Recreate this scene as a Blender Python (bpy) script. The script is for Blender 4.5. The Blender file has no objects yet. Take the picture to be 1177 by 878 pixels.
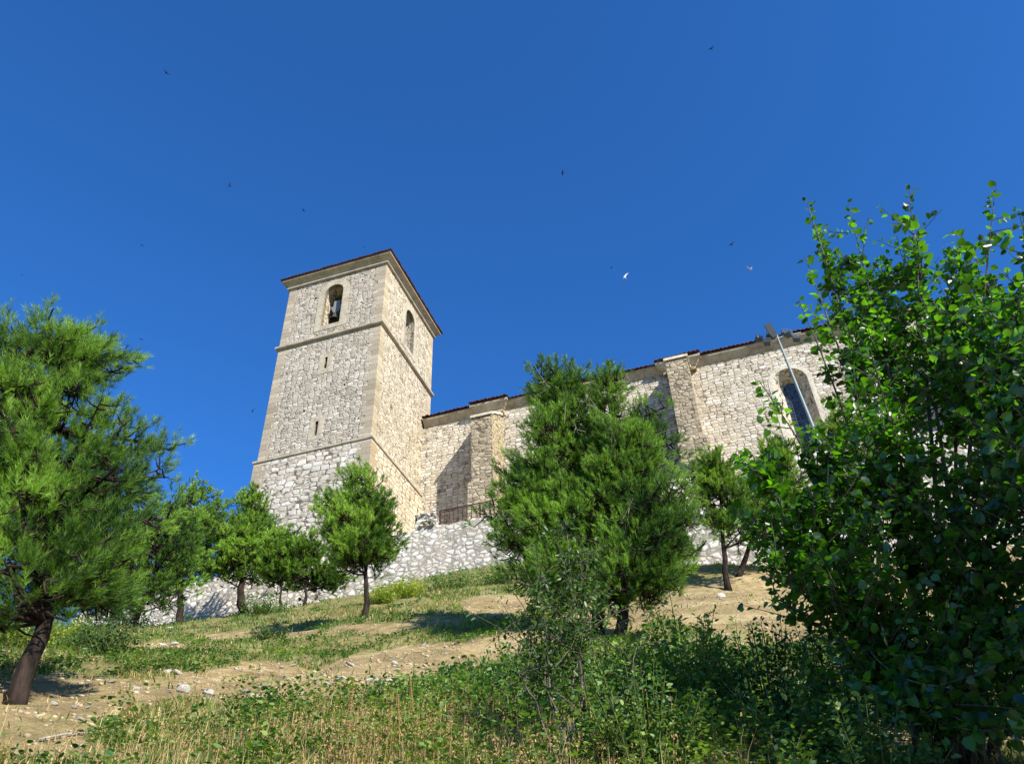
import bpy, math, random
import numpy as np
from mathutils import Matrix, Vector
# ---------------------------------------------------------------- camera, sky, sun, exposure
S = bpy.context.scene
COL = S.collection
rng = np.random.default_rng(7)
random.seed(7)
F, PITCH, ROLL, PHI = 930.0, 0.6697, -0.0418, -0.2954      # focal length in px of a 1177 px wide picture
def cam_axes():
    f = np.array([0, math.cos(PITCH), math.sin(PITCH)]); u0 = np.array([0, -math.sin(PITCH), math.cos(PITCH)]); r0 = np.array([1., 0, 0])
    return r0*math.cos(ROLL)+u0*math.sin(ROLL), -r0*math.sin(ROLL)+u0*math.cos(ROLL), f
RT, UP, FW = cam_axes()
cd = bpy.data.cameras.new('camera'); cam = bpy.data.objects.new('camera', cd); COL.objects.link(cam)
cd.sensor_width = 36; cd.lens = 36*F/1177; cd.clip_end = 6000; cd.clip_start = .05
m = Matrix.Identity(4)
for i in range(3):
    m[i][0] = RT[i]; m[i][1] = UP[i]; m[i][2] = -FW[i]
cam.matrix_world = m
S.camera = cam
SUN_AZ, SUN_EL = math.radians(142), math.radians(34)
w = bpy.data.worlds.new('World'); S.world = w; w.use_nodes = True
wn = w.node_tree.nodes; sky = wn.new('ShaderNodeTexSky'); sky.sky_type = 'NISHITA'; sky.sun_disc = False
sky.sun_elevation = SUN_EL; sky.sun_rotation = SUN_AZ; sky.altitude = 0; sky.air_density = 1.0; sky.dust_density = 0.0; sky.ozone_density = 10.0
deep = wn.new('ShaderNodeMix'); deep.data_type = 'RGBA'; deep.blend_type = 'MULTIPLY'; deep.inputs[0].default_value = 1; deep.inputs[7].default_value = (.42, .88, 1.18, 1)   # a very clear, deep blue sky
w.node_tree.links.new(sky.outputs[0], deep.inputs[6]); w.node_tree.links.new(deep.outputs[2], wn['Background'].inputs[0]); wn['Background'].inputs[1].default_value = 0.11
sl = bpy.data.lights.new('sun', 'SUN'); sl.energy = 5.0; sl.angle = math.radians(.5); sl.color = (1, .95, .87)
sun = bpy.data.objects.new('sun', sl); COL.objects.link(sun)
sd = Vector((math.sin(SUN_AZ)*math.cos(SUN_EL), math.cos(SUN_AZ)*math.cos(SUN_EL), math.sin(SUN_EL)))
sun.rotation_euler = sd.to_track_quat('Z', 'Y').to_euler(); sun.location = (20, -20, 60)
S.view_settings.view_transform = 'Standard'; S.view_settings.look = 'None'; S.view_settings.gamma = 1
S.view_settings.exposure = 0.8
S.render.resolution_x = 1024; S.render.resolution_y = 763

# ---------------------------------------------------------------- helpers
def ray(x, y): return FW + RT*(x-588.5)/F - UP*(y-439)/F
def at(x, y, d):                     # point seen at photo pixel (x, y), d metres away along the ground plan
    v = ray(x, y); return v*(d/math.hypot(v[0], v[1]))
def project(P):
    P = np.asarray(P); d = P@FW
    return 588.5+F*(P@RT)/d, 439-F*(P@UP)/d
def tag(o, label=None, cat=None, group=None, kind=None):
    for k, v in (('label', label), ('category', cat), ('group', group), ('kind', kind)):
        if v: o[k] = v
    return o
def empty(name, loc, rz=0, **k):
    o = bpy.data.objects.new(name, None); COL.objects.link(o); o.location = loc; o.rotation_euler = (0, 0, rz); o.empty_display_size = .2
    return tag(o, **k)
def mesh_obj(name, V, Fc, mat, parent=None, loc=(0, 0, 0), smooth=False, tint=None):
    me = bpy.data.meshes.new(name)
    if isinstance(Fc, tuple):        # (flat index array, loop totals)
        idx, tot = Fc; V = np.asarray(V, np.float32)
        me.vertices.add(len(V)); me.vertices.foreach_set('co', V.ravel())
        me.loops.add(len(idx)); me.loops.foreach_set('vertex_index', idx.astype(np.int32))
        me.polygons.add(len(tot)); st = np.concatenate([[0], np.cumsum(tot)[:-1]])
        me.polygons.foreach_set('loop_start', st.astype(np.int32)); me.polygons.foreach_set('loop_total', tot.astype(np.int32))
        me.update(calc_edges=True)
    else:
        me.from_pydata([tuple(v) for v in V], [], Fc)
    if tint is not None:
        a = me.attributes.new('tint', 'FLOAT', 'POINT'); a.data.foreach_set('value', np.asarray(tint, np.float32))
    if smooth: me.polygons.foreach_set('use_smooth', np.ones(len(me.polygons), bool))
    me.materials.append(mat)
    o = bpy.data.objects.new(name, me); COL.objects.link(o); o.location = loc
    if parent: o.parent = parent
    return o
class MB:
    def __init__(s): s.v = []; s.f = []
    def add(s, V, Fc):
        n = len(s.v); s.v += [tuple(map(float, p)) for p in V]; s.f += [[i+n for i in f] for f in Fc]; return s
    def box(s, a, b, j=0):
        x0, y0, z0 = a; x1, y1, z1 = b
        V = [(x, y, z) for z in (z0, z1) for x, y in ((x0, y0), (x1, y0), (x1, y1), (x0, y1))]
        if j: V = [tuple(c+random.uniform(-j, j) for c in p) for p in V]
        return s.add(V, [(3, 2, 1, 0), (4, 5, 6, 7), (0, 1, 5, 4), (1, 2, 6, 5), (2, 3, 7, 6), (3, 0, 4, 7)])
    def prism(s, poly, axis, a, b):  # poly: 2-D outline, extruded along axis from a to b
        def P(p, t): return (t, p[0], p[1]) if axis == 0 else ((p[0], t, p[1]) if axis == 1 else (p[0], p[1], t))
        n = len(poly)
        return s.add([P(p, a) for p in poly]+[P(p, b) for p in poly],
                     [list(range(n))[::-1], list(range(n, 2*n))]+[(i, (i+1) % n, n+(i+1) % n, n+i) for i in range(n)])
    def tube(s, P, R, k=8):
        P = [np.array(p, float) for p in P]; V = []; Fc = []
        for i, p in enumerate(P):
            t = P[min(i+1, len(P)-1)]-P[max(i-1, 0)]; t = t/(np.linalg.norm(t)+1e-9)
            a = np.cross(t, [.3, .9, .1] if abs(t[2]) > .8 else [0, 0, 1]); a /= np.linalg.norm(a)+1e-9; b = np.cross(t, a)
            for j in range(k):
                an = 2*math.pi*j/k; V.append(p+R[i]*(a*math.cos(an)+b*math.sin(an)))
        for i in range(len(P)-1):
            for j in range(k): Fc.append((i*k+j, i*k+(j+1) % k, (i+1)*k+(j+1) % k, (i+1)*k+j))
        Fc.append(list(range(k))[::-1]); Fc.append([(len(P)-1)*k+j for j in range(k)])
        return s.add(V, Fc)
    def build(s, name, mat, parent=None, loc=(0, 0, 0), smooth=False):
        o = mesh_obj(name, s.v, s.f, mat, parent, loc, smooth)
        bm_fix(o.data); return o
def bm_fix(me):
    import bmesh
    b = bmesh.new(); b.from_mesh(me); bmesh.ops.recalc_face_normals(b, faces=b.faces); b.to_mesh(me); b.free()
def cut(o, cutters):                 # boolean, applied at once
    c = MB()
    for q in cutters: c.v, c.f = c.add(q.v, q.f).v, c.f
    co = c.build('cutter', o.data.materials[0], o.parent, o.location)
    md = o.modifiers.new('b', 'BOOLEAN'); md.operation = 'DIFFERENCE'; md.solver = 'EXACT'; md.use_self = True; md.object = co
    bpy.context.view_layer.update(); dg = bpy.context.evaluated_depsgraph_get()
    me = bpy.data.meshes.new_from_object(o.evaluated_get(dg)); o.modifiers.clear(); o.data = me
    bpy.data.objects.remove(co)
def arch(x0, x1, z0, zs, n=14):      # outline of an arched opening: sill z0, spring zs
    r = (x1-x0)/2; cx = (x0+x1)/2
    return [(x0, z0), (x1, z0)]+[(cx+r*math.cos(math.pi*i/n), zs+r*math.sin(math.pi*i/n)) for i in range(n+1)]
# lattice value noise, vectorised
_perm = rng.random((256, 256))
def vnoise(x, y, s=1.0, o=0):
    x = np.asarray(x)/s+o*17.3+1000; y = np.asarray(y)/s+o*7.7+1000
    i = np.floor(x).astype(int); j = np.floor(y).astype(int); u = x-i; v = y-j; u = u*u*(3-2*u); v = v*v*(3-2*v)
    g = lambda a, b: _perm[a & 255, b & 255]
    return (g(i, j)*(1-u)+g(i+1, j)*u)*(1-v)+(g(i, j+1)*(1-u)+g(i+1, j+1)*u)*v-.5

# ---------------------------------------------------------------- materials
def lin(h):
    h = h.lstrip('#'); c = [int(h[i:i+2], 16)/255 for i in (0, 2, 4)]
    return tuple(((x/12.92) if x <= .04045 else ((x+.055)/1.055)**2.4) for x in c)+(1,)
class NT:
    def __init__(s, name):
        s.m = bpy.data.materials.new(name); s.m.use_nodes = True; s.t = s.m.node_tree; s.n = s.t.nodes; s.b = s.n['Principled BSDF']
    def node(s, typ, **k):
        n = s.n.new('ShaderNode'+typ)
        for a, b in k.items(): setattr(n, a, b)
        return n
    def put(s, sock, v):
        if isinstance(v, bpy.types.NodeSocket): s.t.links.new(v, sock)
        elif v is not None: sock.default_value = v
    def math(s, op, a, b=None, c=None, clamp=False):
        n = s.node('Math', operation=op, use_clamp=clamp); s.put(n.inputs[0], a); s.put(n.inputs[1], b); s.put(n.inputs[2], c); return n.outputs[0]
    def mix(s, f, a, b, blend='MIX'):
        n = s.node('Mix', data_type='RGBA', blend_type=blend); s.put(n.inputs[0], f); s.put(n.inputs[6], a); s.put(n.inputs[7], b); return n.outputs[2]
    def ramp(s, f, stops):
        n = s.node('ValToRGB'); e = n.color_ramp.elements
        while len(e) < len(stops): e.new(.5)
        for i, (p, c) in enumerate(stops): e[i].position = p; e[i].color = c if len(c) == 4 else (*c, 1)
        s.put(n.inputs[0], f); return n.outputs[0]
    def mapr(s, v, a, b, c=0., d=1.):
        n = s.node('MapRange'); s.put(n.inputs[0], v); n.inputs[1].default_value = a; n.inputs[2].default_value = b; n.inputs[3].default_value = c; n.inputs[4].default_value = d; return n.outputs[0]
    def noise(s, vec, scale, detail=4, rough=.55, col=False):
        n = s.node('TexNoise'); s.put(n.inputs['Vector'], vec); n.inputs['Scale'].default_value = scale; n.inputs['Detail'].default_value = detail; n.inputs['Roughness'].default_value = rough
        return n.outputs[1 if col else 0]
    def obj(s): return s.node('TexCoord').outputs['Object']
    def scale(s, vec, sc):
        n = s.node('Mapping'); s.put(n.inputs[0], vec); n.inputs[3].default_value = sc; return n.outputs[0]
    def bump(s, h, strength, dist, prev=None):
        n = s.node('Bump'); n.inputs['Strength'].default_value = strength; n.inputs['Distance'].default_value = dist; s.put(n.inputs['Height'], h)
        if prev is not None: s.put(n.inputs['Normal'], prev)
        return n.outputs[0]
def simple(name, col, rough=.7, metal=0, nscale=8, namp=.25, bump=.0, spec=.3):
    t = NT(name); v = t.obj(); n = t.noise(v, nscale)
    c = Vector(col[:3])
    t.put(t.b.inputs['Base Color'], t.ramp(n, [(.25, (*(c*(1-namp)), 1)), (.75, (*(c*(1+namp)), 1))]))
    t.b.inputs['Roughness'].default_value = rough; t.b.inputs['Metallic'].default_value = metal; t.b.inputs['Specular IOR Level'].default_value = spec
    if bump: t.put(t.b.inputs['Normal'], t.bump(t.noise(v, nscale*3), 1, bump))
    return t.m
def masonry(name, cell, stones, mortar, mw=.07, relief=.03, quoin=False, stain=(.5, .42, .3), stain_amt=.35, warm=None, dark=.5, coursed=.5, expo=3.5, rough=.16):
    """rubble masonry: 3-D cells stretched along the courses, recessed mortar, weathering"""
    t = NT(name); v = t.obj()
    warp = t.node('VectorMath', operation='MULTIPLY_ADD'); t.put(warp.inputs[0], t.noise(v, 1.6/cell[0], 3, col=True)); warp.inputs[1].default_value = (.30*cell[0],)*2+(.30*cell[2],); t.put(warp.inputs[2], v)
    sv = t.scale(warp.outputs[0], tuple(1/c for c in cell))
    def vor(feature):
        q = t.node('TexVoronoi', feature=feature, distance='MINKOWSKI'); t.put(q.inputs['Vector'], sv); q.inputs['Scale'].default_value = 1; q.inputs['Randomness'].default_value = 1-coursed*.4; q.inputs['Exponent'].default_value = expo; return q
    vo = vor('F1'); v2 = vor('F2')
    edge = t.math('MULTIPLY', t.math('SUBTRACT', v2.outputs['Distance'], vo.outputs['Distance']), .55)
    edge = t.math('ADD', edge, t.math('MULTIPLY', t.math('SUBTRACT', t.noise(v, 5, 6, .7), .5), rough))
    sep = t.node('SeparateColor'); t.put(sep.inputs[0], vo.outputs['Color'])
    k = len(stones)
    col = t.ramp(sep.outputs[0], [(i/(k-1), lin(c)) for i, c in enumerate(stones)])
    grain = t.noise(v, 9, 6, .7)
    col = t.mix(1, col, t.ramp(grain, [(.3, (.72, .70, .66, 1)), (.7, (1.12, 1.12, 1.12, 1))]), 'MULTIPLY')
    big = t.noise(v, .35, 5, .65)
    col = t.mix(t.mapr(big, .45, .75, 0, stain_amt), col, (*stain, 1), 'MULTIPLY')
    streak = t.noise(t.scale(v, (1.6, 1.6, .22)), 1, 5, .7)
    col = t.mix(t.mapr(streak, .52, .75, 0, .45), col, (.55, .5, .43, 1), 'MULTIPLY')
    lichen = t.noise(v, .9, 7, .72)
    col = t.mix(t.mapr(lichen, .56, .7, 0, .5), col, (.52, .50, .46, 1), 'MULTIPLY')        # grey lichen crust in patches
    hs_ = t.node('HueSaturation'); hs_.inputs['Saturation'].default_value = .86; hs_.inputs['Value'].default_value = 1.05; t.put(hs_.inputs['Color'], col); col = hs_.outputs[0]
    mm = t.mapr(edge, mw*.35, mw, 1, 0)
    hole = t.math('MULTIPLY', mm, t.mapr(t.noise(v, 2.3, 3), .46, .58, 0, 1))          # joints that have lost their mortar
    col = t.mix(mm, col, lin(mortar))
    col = t.mix(t.math('MULTIPLY', hole, dark), col, (.05, .04, .03, 1))
    h = t.math('ADD', t.math('MULTIPLY', t.mapr(edge, 0, mw*1.6), .7), t.math('MULTIPLY', t.math('ADD', sep.outputs[1], grain), .28))
    if quoin:
        s3 = t.node('SeparateXYZ'); t.put(s3.inputs[0], v)
        par = t.math('PINGPONG', t.math('FLOOR', t.math('DIVIDE', s3.outputs[2], .42)), 1)
        thx = t.math('SUBTRACT', 3.45, t.math('MULTIPLY', par, .3)); thy = t.math('ADD', 3.5, t.math('MULTIPLY', par, .3))
        qx = t.math('GREATER_THAN', t.math('ABSOLUTE', t.math('ADD', s3.outputs[0], 4)), thx)
        qy = t.math('GREATER_THAN', t.math('ABSOLUTE', t.math('SUBTRACT', s3.outputs[1], 4.365)), thy)
        qm = t.math('MULTIPLY', qx, qy)
        fr = t.math('FRACT', t.math('DIVIDE', s3.outputs[2], .42)); jl = t.math('LESS_THAN', fr, .05)
        wn2 = t.node('TexWhiteNoise', noise_dimensions='1D'); t.put(wn2.inputs['W'], t.math('FLOOR', t.math('DIVIDE', s3.outputs[2], .42)))
        qc = t.ramp(wn2.outputs[0], [(0, lin('#a49781')), (.35, lin('#b9ad97')), (.65, lin('#a89c86')), (1, lin('#968a75'))])
        qc = t.mix(1, qc, t.ramp(grain, [(.3, (.8, .78, .74, 1)), (.7, (1.1, 1.1, 1.1, 1))]), 'MULTIPLY')
        qc = t.mix(t.math('MULTIPLY', jl, .5), qc, (.2, .17, .13, 1))
        col = t.mix(qm, col, qc); h = t.math('ADD', t.math('MULTIPLY', h, t.math('SUBTRACT', 1, qm)), t.math('MULTIPLY', qm, t.math('ADD', 1, t.math('MULTIPLY', jl, -.5))))
    if warm:                            # faces turned to the right are multiplied by a warm tint
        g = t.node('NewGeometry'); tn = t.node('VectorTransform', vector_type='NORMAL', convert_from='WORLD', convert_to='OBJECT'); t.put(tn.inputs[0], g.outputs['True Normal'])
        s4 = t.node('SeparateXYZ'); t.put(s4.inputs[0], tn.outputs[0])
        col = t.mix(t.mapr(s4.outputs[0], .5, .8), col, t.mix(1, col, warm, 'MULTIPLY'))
    t.put(t.b.inputs['Base Color'], col); t.b.inputs['Roughness'].default_value = .95; t.b.inputs['Specular IOR Level'].default_value = .15
    t.put(t.b.inputs['Normal'], t.bump(h, 1, relief, t.bump(t.noise(v, 7, 8, .75), 1, .035)))
    return t.m
def dressed(name, col, cell=(.7, .7, .38), amt=.3):
    """smooth cut stone with thin joints and grime"""
    t = NT(name); v = t.obj(); c = Vector(col[:3])
    n = t.noise(v, 1.3, 6, .7); g = t.noise(v, 12, 5, .7)
    cc = t.ramp(n, [(.3, (*(c*.62), 1)), (.5, (*c, 1)), (.72, (*(c*1.2), 1))])
    cc = t.mix(1, cc, t.ramp(g, [(.3, (.75, .74, .7, 1)), (.7, (1.1, 1.1, 1.1, 1))]), 'MULTIPLY')
    s3 = t.node('SeparateXYZ'); t.put(s3.inputs[0], v)
    j = t.math('LESS_THAN', t.math('FRACT', t.math('DIVIDE', t.math('ADD', s3.outputs[0], s3.outputs[1]), cell[0])), .025)
    j2 = t.math('LESS_THAN', t.math('FRACT', t.math('DIVIDE', s3.outputs[2], cell[2])), .04)
    jm = t.math('MULTIPLY', t.math('MAXIMUM', j, j2), amt*1.6, clamp=True)
    cc = t.mix(jm, cc, (.1, .085, .06, 1))
    streak = t.noise(t.scale(v, (2.2, 2.2, .3)), 1, 5, .7)
    cc = t.mix(t.mapr(streak, .5, .7, 0, .5), cc, (.42, .38, .32, 1), 'MULTIPLY')
    t.put(t.b.inputs['Base Color'], cc); t.b.inputs['Roughness'].default_value = .92; t.b.inputs['Specular IOR Level'].default_value = .15
    t.put(t.b.inputs['Normal'], t.bump(g, .8, .02)); return t.m
def leafy(name, c0, c1, rough=.5, trans=.35, tcol=None, spec=.4, under=0):
    t = NT(name); a = t.node('Attribute', attribute_name='tint')
    col = base_c = t.mix(a.outputs['Fac'], lin(c0), lin(c1))
    if under: col = t.mix(t.math('MULTIPLY', t.node('NewGeometry').outputs['Backfacing'], under), col, (.30, .36, .25, 1))
    t.put(t.b.inputs['Base Color'], col); t.b.inputs['Roughness'].default_value = rough; t.b.inputs['Specular IOR Level'].default_value = spec
    tr = t.node('BsdfTranslucent'); t.put(tr.inputs[0], t.mix(1, base_c, tcol or (1.5, 1.6, .5, 1), 'MULTIPLY'))
    mx = t.node('MixShader'); mx.inputs[0].default_value = trans
    t.put(mx.inputs[1], t.b.outputs[0]); t.put(mx.inputs[2], tr.outputs[0]); t.put(t.n['Material Output'].inputs[0], mx.outputs[0]); return t.m
M = {}
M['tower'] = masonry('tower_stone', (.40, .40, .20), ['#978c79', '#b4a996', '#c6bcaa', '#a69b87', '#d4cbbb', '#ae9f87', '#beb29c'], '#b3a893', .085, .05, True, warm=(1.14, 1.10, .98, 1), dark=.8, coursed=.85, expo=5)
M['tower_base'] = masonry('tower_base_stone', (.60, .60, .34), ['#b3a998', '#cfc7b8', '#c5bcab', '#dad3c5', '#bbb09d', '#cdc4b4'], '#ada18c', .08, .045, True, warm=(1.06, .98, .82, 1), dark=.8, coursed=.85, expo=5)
M['nave'] = masonry('nave_stone', (.42, .42, .23), ['#ab9f8a', '#cac0ac', '#bfb39c', '#dbd3c3', '#b8a88d', '#d1c8b5', '#a89b84'], '#b5a98f', .075, .045, dark=.8, coursed=.85, expo=5)
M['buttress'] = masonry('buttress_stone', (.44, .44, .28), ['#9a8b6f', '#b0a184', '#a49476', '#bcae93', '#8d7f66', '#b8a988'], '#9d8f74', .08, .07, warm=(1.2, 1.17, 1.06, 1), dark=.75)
M['rubble'] = masonry('rubble_wall_stone', (.40, .40, .27), ['#b9b09f', '#d9d2c4', '#e6dfd1', '#c8bfae', '#d6cebf', '#ece7da', '#cdb997'], '#a59c8c', .15, .045, stain_amt=.25, dark=.22, coursed=.1, expo=2.6, rough=.42)
M['ashlar'] = dressed('cut_stone', lin('#b9ae98'))
M['cornice'] = dressed('cornice_stone', lin('#b0a48f'), (.9, .9, 3.), .25)
M['pale'] = dressed('pale_cut_stone', lin('#cfc6b2'))
def tile_mat():
    t = NT('terracotta_tile'); v = t.obj(); n = t.noise(t.scale(v, (4.1, 4.1, 1)), 1, 2); g = t.noise(v, 18, 4)
    c = t.ramp(n, [(.3, lin('#4d2a21')), (.5, lin('#6f3d2e')), (.6, lin('#5b4238')), (.72, lin('#8a6049'))])
    c = t.mix(t.mapr(g, .5, .7, 0, .6), c, (.35, .3, .25, 1), 'MULTIPLY')
    t.put(t.b.inputs['Base Color'], c); t.b.inputs['Roughness'].default_value = .9; return t.m
M['tile'] = tile_mat()
M['rust'] = simple('rusty_iron', lin('#4a3228'), .8, .2, 20, .4)
M['steel'] = simple('galvanised_steel', lin('#7f8a8a'), .6, .1, 6, .12)
M['lampgrey'] = simple('lamp_housing', lin('#565b5f'), .45, .3, 6, .15)
M['lampglass'] = simple('lamp_glass', lin('#39424a'), .12, 0, 6, .1, spec=.6)
M['bronze'] = simple('bell_bronze', lin('#5d6059'), .5, .6, 9, .3)
M['oldwood'] = simple('weathered_wood', lin('#7c7a78'), .8, 0, 14, .3, .01)
M['black'] = simple('bird_dark', lin('#14161b'), .7)
M['white'] = simple('bird_white', lin('#cfd2d4'), .7, namp=.1)
def glass_mat():
    t = NT('leaded_glass'); v = t.obj(); n = t.noise(v, 3, 2)
    t.put(t.b.inputs['Base Color'], t.ramp(n, [(.3, lin('#1a1b1e')), (.7, lin('#54585c'))])); t.b.inputs['Roughness'].default_value = .25; return t.m
M['glass'] = glass_mat()
def bark(name, a, b):
    t = NT(name); v = t.obj(); n = t.noise(t.scale(v, (14, 14, 3.5)), 1, 5, .7)
    t.put(t.b.inputs['Base Color'], t.ramp(n, [(.35, lin(a)), (.65, lin(b))])); t.b.inputs['Roughness'].default_value = .95
    t.b.inputs['Specular IOR Level'].default_value = .15
    t.put(t.b.inputs['Normal'], t.bump(n, 1, .03)); return t.m
M['bark'] = bark('pine_bark', '#15110e', '#40352d'); M['greybark'] = bark('grey_bark', '#3c362e', '#756d60'); M['greenstem'] = bark('green_stem', '#3c4a26', '#66703c'); M['deadtwig'] = bark('dead_twig', '#7b7164', '#b3aa9c')
M['needle'] = leafy('pine_needles', '#204516', '#90b543', .55, .33, spec=.3)
M['needle_far'] = leafy('pine_needles_light', '#315a1a', '#a2c04f', .55, .32, spec=.3)
M['broad'] = leafy('poplar_leaf', '#1a3b11', '#5f9029', .34, .45, (2.3, 2.6, .45, 1), .8, .1)
M['shrubleaf'] = leafy('shrub_leaf', '#243f1c', '#5d7a38', .45, .3)
M['sapling'] = leafy('sapling_leaf', '#2a4a1a', '#66883a', .4, .38, spec=.45, under=.05)
M['weed'] = leafy('weed_leaf', '#2b5a2c', '#86a04c', .5, .35)
M['yellowweed'] = leafy('yellow_green_weed', '#6f8a22', '#b3bb3c', .6, .35)
M['grass'] = leafy('grass_blade', '#44682a', '#949a50', .6, .35)
M['straw'] = leafy('dry_straw', '#9c8452', '#d2bc84', .7, .3, (1.2, 1.1, .8, 1))
M['seed'] = leafy('dry_seed_head', '#8a6c44', '#b89a62', .8, .2, (1.2, 1.1, .8, 1))
M['petal'] = simple('yellow_petal', lin('#f2d20a'), .6)
M['pebble'] = simple('pebble', lin('#ab9a78'), .95, 0, 3, .45)
M['stone'] = simple('white_stone', lin('#cbc3b3'), .95, 0, 7, .3, .02)
def soil_mat():
    t = NT('dry_soil'); v = t.obj()
    n1 = t.noise(v, .5, 6, .65); n2 = t.noise(v, 4, 6, .7); n3 = t.noise(v, 30, 4, .7)
    c = t.ramp(n1, [(.3, lin('#857556')), (.5, lin('#a6926a')), (.7, lin('#c2b088'))])
    c = t.mix(1, c, t.ramp(n2, [(.3, (.66, .62, .56, 1)), (.7, (1.18, 1.16, 1.12, 1))]), 'MULTIPLY')
    vo = t.node('TexVoronoi'); t.put(vo.inputs['Vector'], v); vo.inputs['Scale'].default_value = 22
    pe = t.math('LESS_THAN', vo.outputs['Distance'], t.mapr(t.noise(v, 3), .4, .7, .05, .34))
    c = t.mix(t.math('MULTIPLY', pe, .7), c, lin('#c9bda4'))
    a = t.node('Attribute', attribute_name='tint')
    litter = t.ramp(n2, [(.35, lin('#4d5a28')), (.6, lin('#7c7a42')), (.75, lin('#957f50'))])
    c = t.mix(t.math('MULTIPLY', a.outputs['Fac'], .75), c, litter)
    t.put(t.b.inputs['Base Color'], c); t.b.inputs['Roughness'].default_value = 1; t.b.inputs['Specular IOR Level'].default_value = .1
    t.put(t.b.inputs['Normal'], t.bump(t.math('ADD', n2, t.math('MULTIPLY', pe, .4)), 1, .09, t.bump(n3, 1, .03))); return t.m
M['soil'] = soil_mat()

# ---------------------------------------------------------------- hillside
AZ = np.array([-75, -60, -50, -40, -32, -24, -12, 0, 7, 15, 21, 30, 40, 60, 75.])
DD = np.array([0, 3, 6, 9, 14, 20, 28, 36, 43, 52, 80.])
TB = np.array([
 [-1.6, -.6, .2, .9, 1.6, 2.0, 1.5, .5, -.5, -2, -8],
 [-1.6, -.4, .6, 1.5, 2.6, 3.5, 3.6, 3, 2, 0, -5],
 [-1.6, -.3, .95, 2.0, 3.5, 5.0, 6.1, 6.0, 5, 3, -2],
 [-1.6, -.15, 1.2, 2.4, 4.2, 6.2, 8.3, 9.2, 8.5, 6, 2],
 [-1.6, -.1, 1.3, 2.55, 4.5, 6.8, 9.8, 12.4, 13.6, 12.5, 9],
 [-1.6, -.1, 1.32, 2.65, 4.7, 7.2, 10.4, 13.6, 16.3, 18.1, 18],
 [-1.6, -.1, 1.38, 2.75, 5.0, 7.95, 11.8, 15.6, 17.9, 18, 18],
 [-1.6, -.1, 1.4, 2.8, 5.25, 8.25, 12.6, 17.2, 18, 18, 18],
 [-1.6, -.1, 1.4, 2.8, 5.15, 8.0, 12.2, 16.8, 17.5, 17.5, 17.5],
 [-1.6, -.1, 1.32, 2.65, 4.9, 7.65, 11.6, 16.0, 16.3, 16.3, 16.3],
 [-1.6, -.1, 1.22, 2.5, 4.65, 7.3, 11.1, 15.3, 15.6, 15.6, 15.6],
 [-1.6, -.2, 1.1, 2.3, 4.35, 6.9, 10.6, 14.5, 15, 15, 15],
 [-1.6, -.2, 1.0, 2.2, 4.2, 6.5, 10, 13.6, 14.5, 14.5, 14],
 [-1.6, -.3, .8, 2.0, 3.8, 6, 9, 12, 13, 13, 12],
 [-1.6, -.4, .6, 1.6, 3.2, 5, 8, 10.5, 11, 11, 10]])
FA = np.arange(-75, 75.01, .5); FD = np.concatenate([np.arange(0, 20, .25), np.arange(20, 80.01, .5)])
def catmull(x, X, Y):                # Y rows follow X; interpolates along axis 0, limited
    i = np.clip(np.searchsorted(X, x, side='right')-1, 0, len(X)-2); h = X[i+1]-X[i]; u = ((x-X[i])/h)[:, None]
    m = np.gradient(Y, X, axis=0); h = h[:, None]
    return (2*u**3-3*u**2+1)*Y[i]+(u**3-2*u**2+u)*h*m[i]+(-2*u**3+3*u**2)*Y[i+1]+(u**3-u**2)*h*m[i+1]
TF = catmull(FD, DD, catmull(FA, AZ, TB).T).T
def H(x, y):
    x = np.atleast_1d(np.asarray(x, float)); y = np.atleast_1d(np.asarray(y, float))
    d = np.hypot(x, y); az = np.degrees(np.arctan2(x, y)); a = np.clip(az, -75, 75); dc = np.clip(d, 0, 79.9)
    ia = np.clip(((a+75)/.5).astype(int), 0, len(FA)-2); ua = (a-FA[ia])/.5
    idd = np.clip(np.searchsorted(FD, dc, side='right')-1, 0, len(FD)-2); ud = (dc-FD[idd])/(FD[idd+1]-FD[idd])
    z = (TF[ia, idd]*(1-ua)+TF[ia+1, idd]*ua)*(1-ud)+(TF[ia, idd+1]*(1-ua)+TF[ia+1, idd+1]*ua)*ud
    z = z-np.clip(d-80, 0, 400)*.15
    back = -1.6-np.minimum(d*.28, 14)-np.clip(d-80, 0, 400)*.05; k = np.clip((np.abs(az)-75)/60, 0, 1); k = k*k*(3-2*k)
    z = z*(1-k)+back*k
    near = np.clip((d-1)/5, 0, 1)*np.clip((44-d)/8, .3, 1)
    return z+near*(.34*vnoise(x, y, 3.1)+.16*vnoise(x, y, 1.1, 1)+.11*vnoise(x, y, .5, 2)+.06*np.abs(vnoise(x, y, .2, 6)))
def ground_at(px, py, d):            # a ground point in the direction of a photo pixel, d metres off
    p = at(px, py, d); return np.array([p[0], p[1], H(p[0], p[1])[0]])
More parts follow.
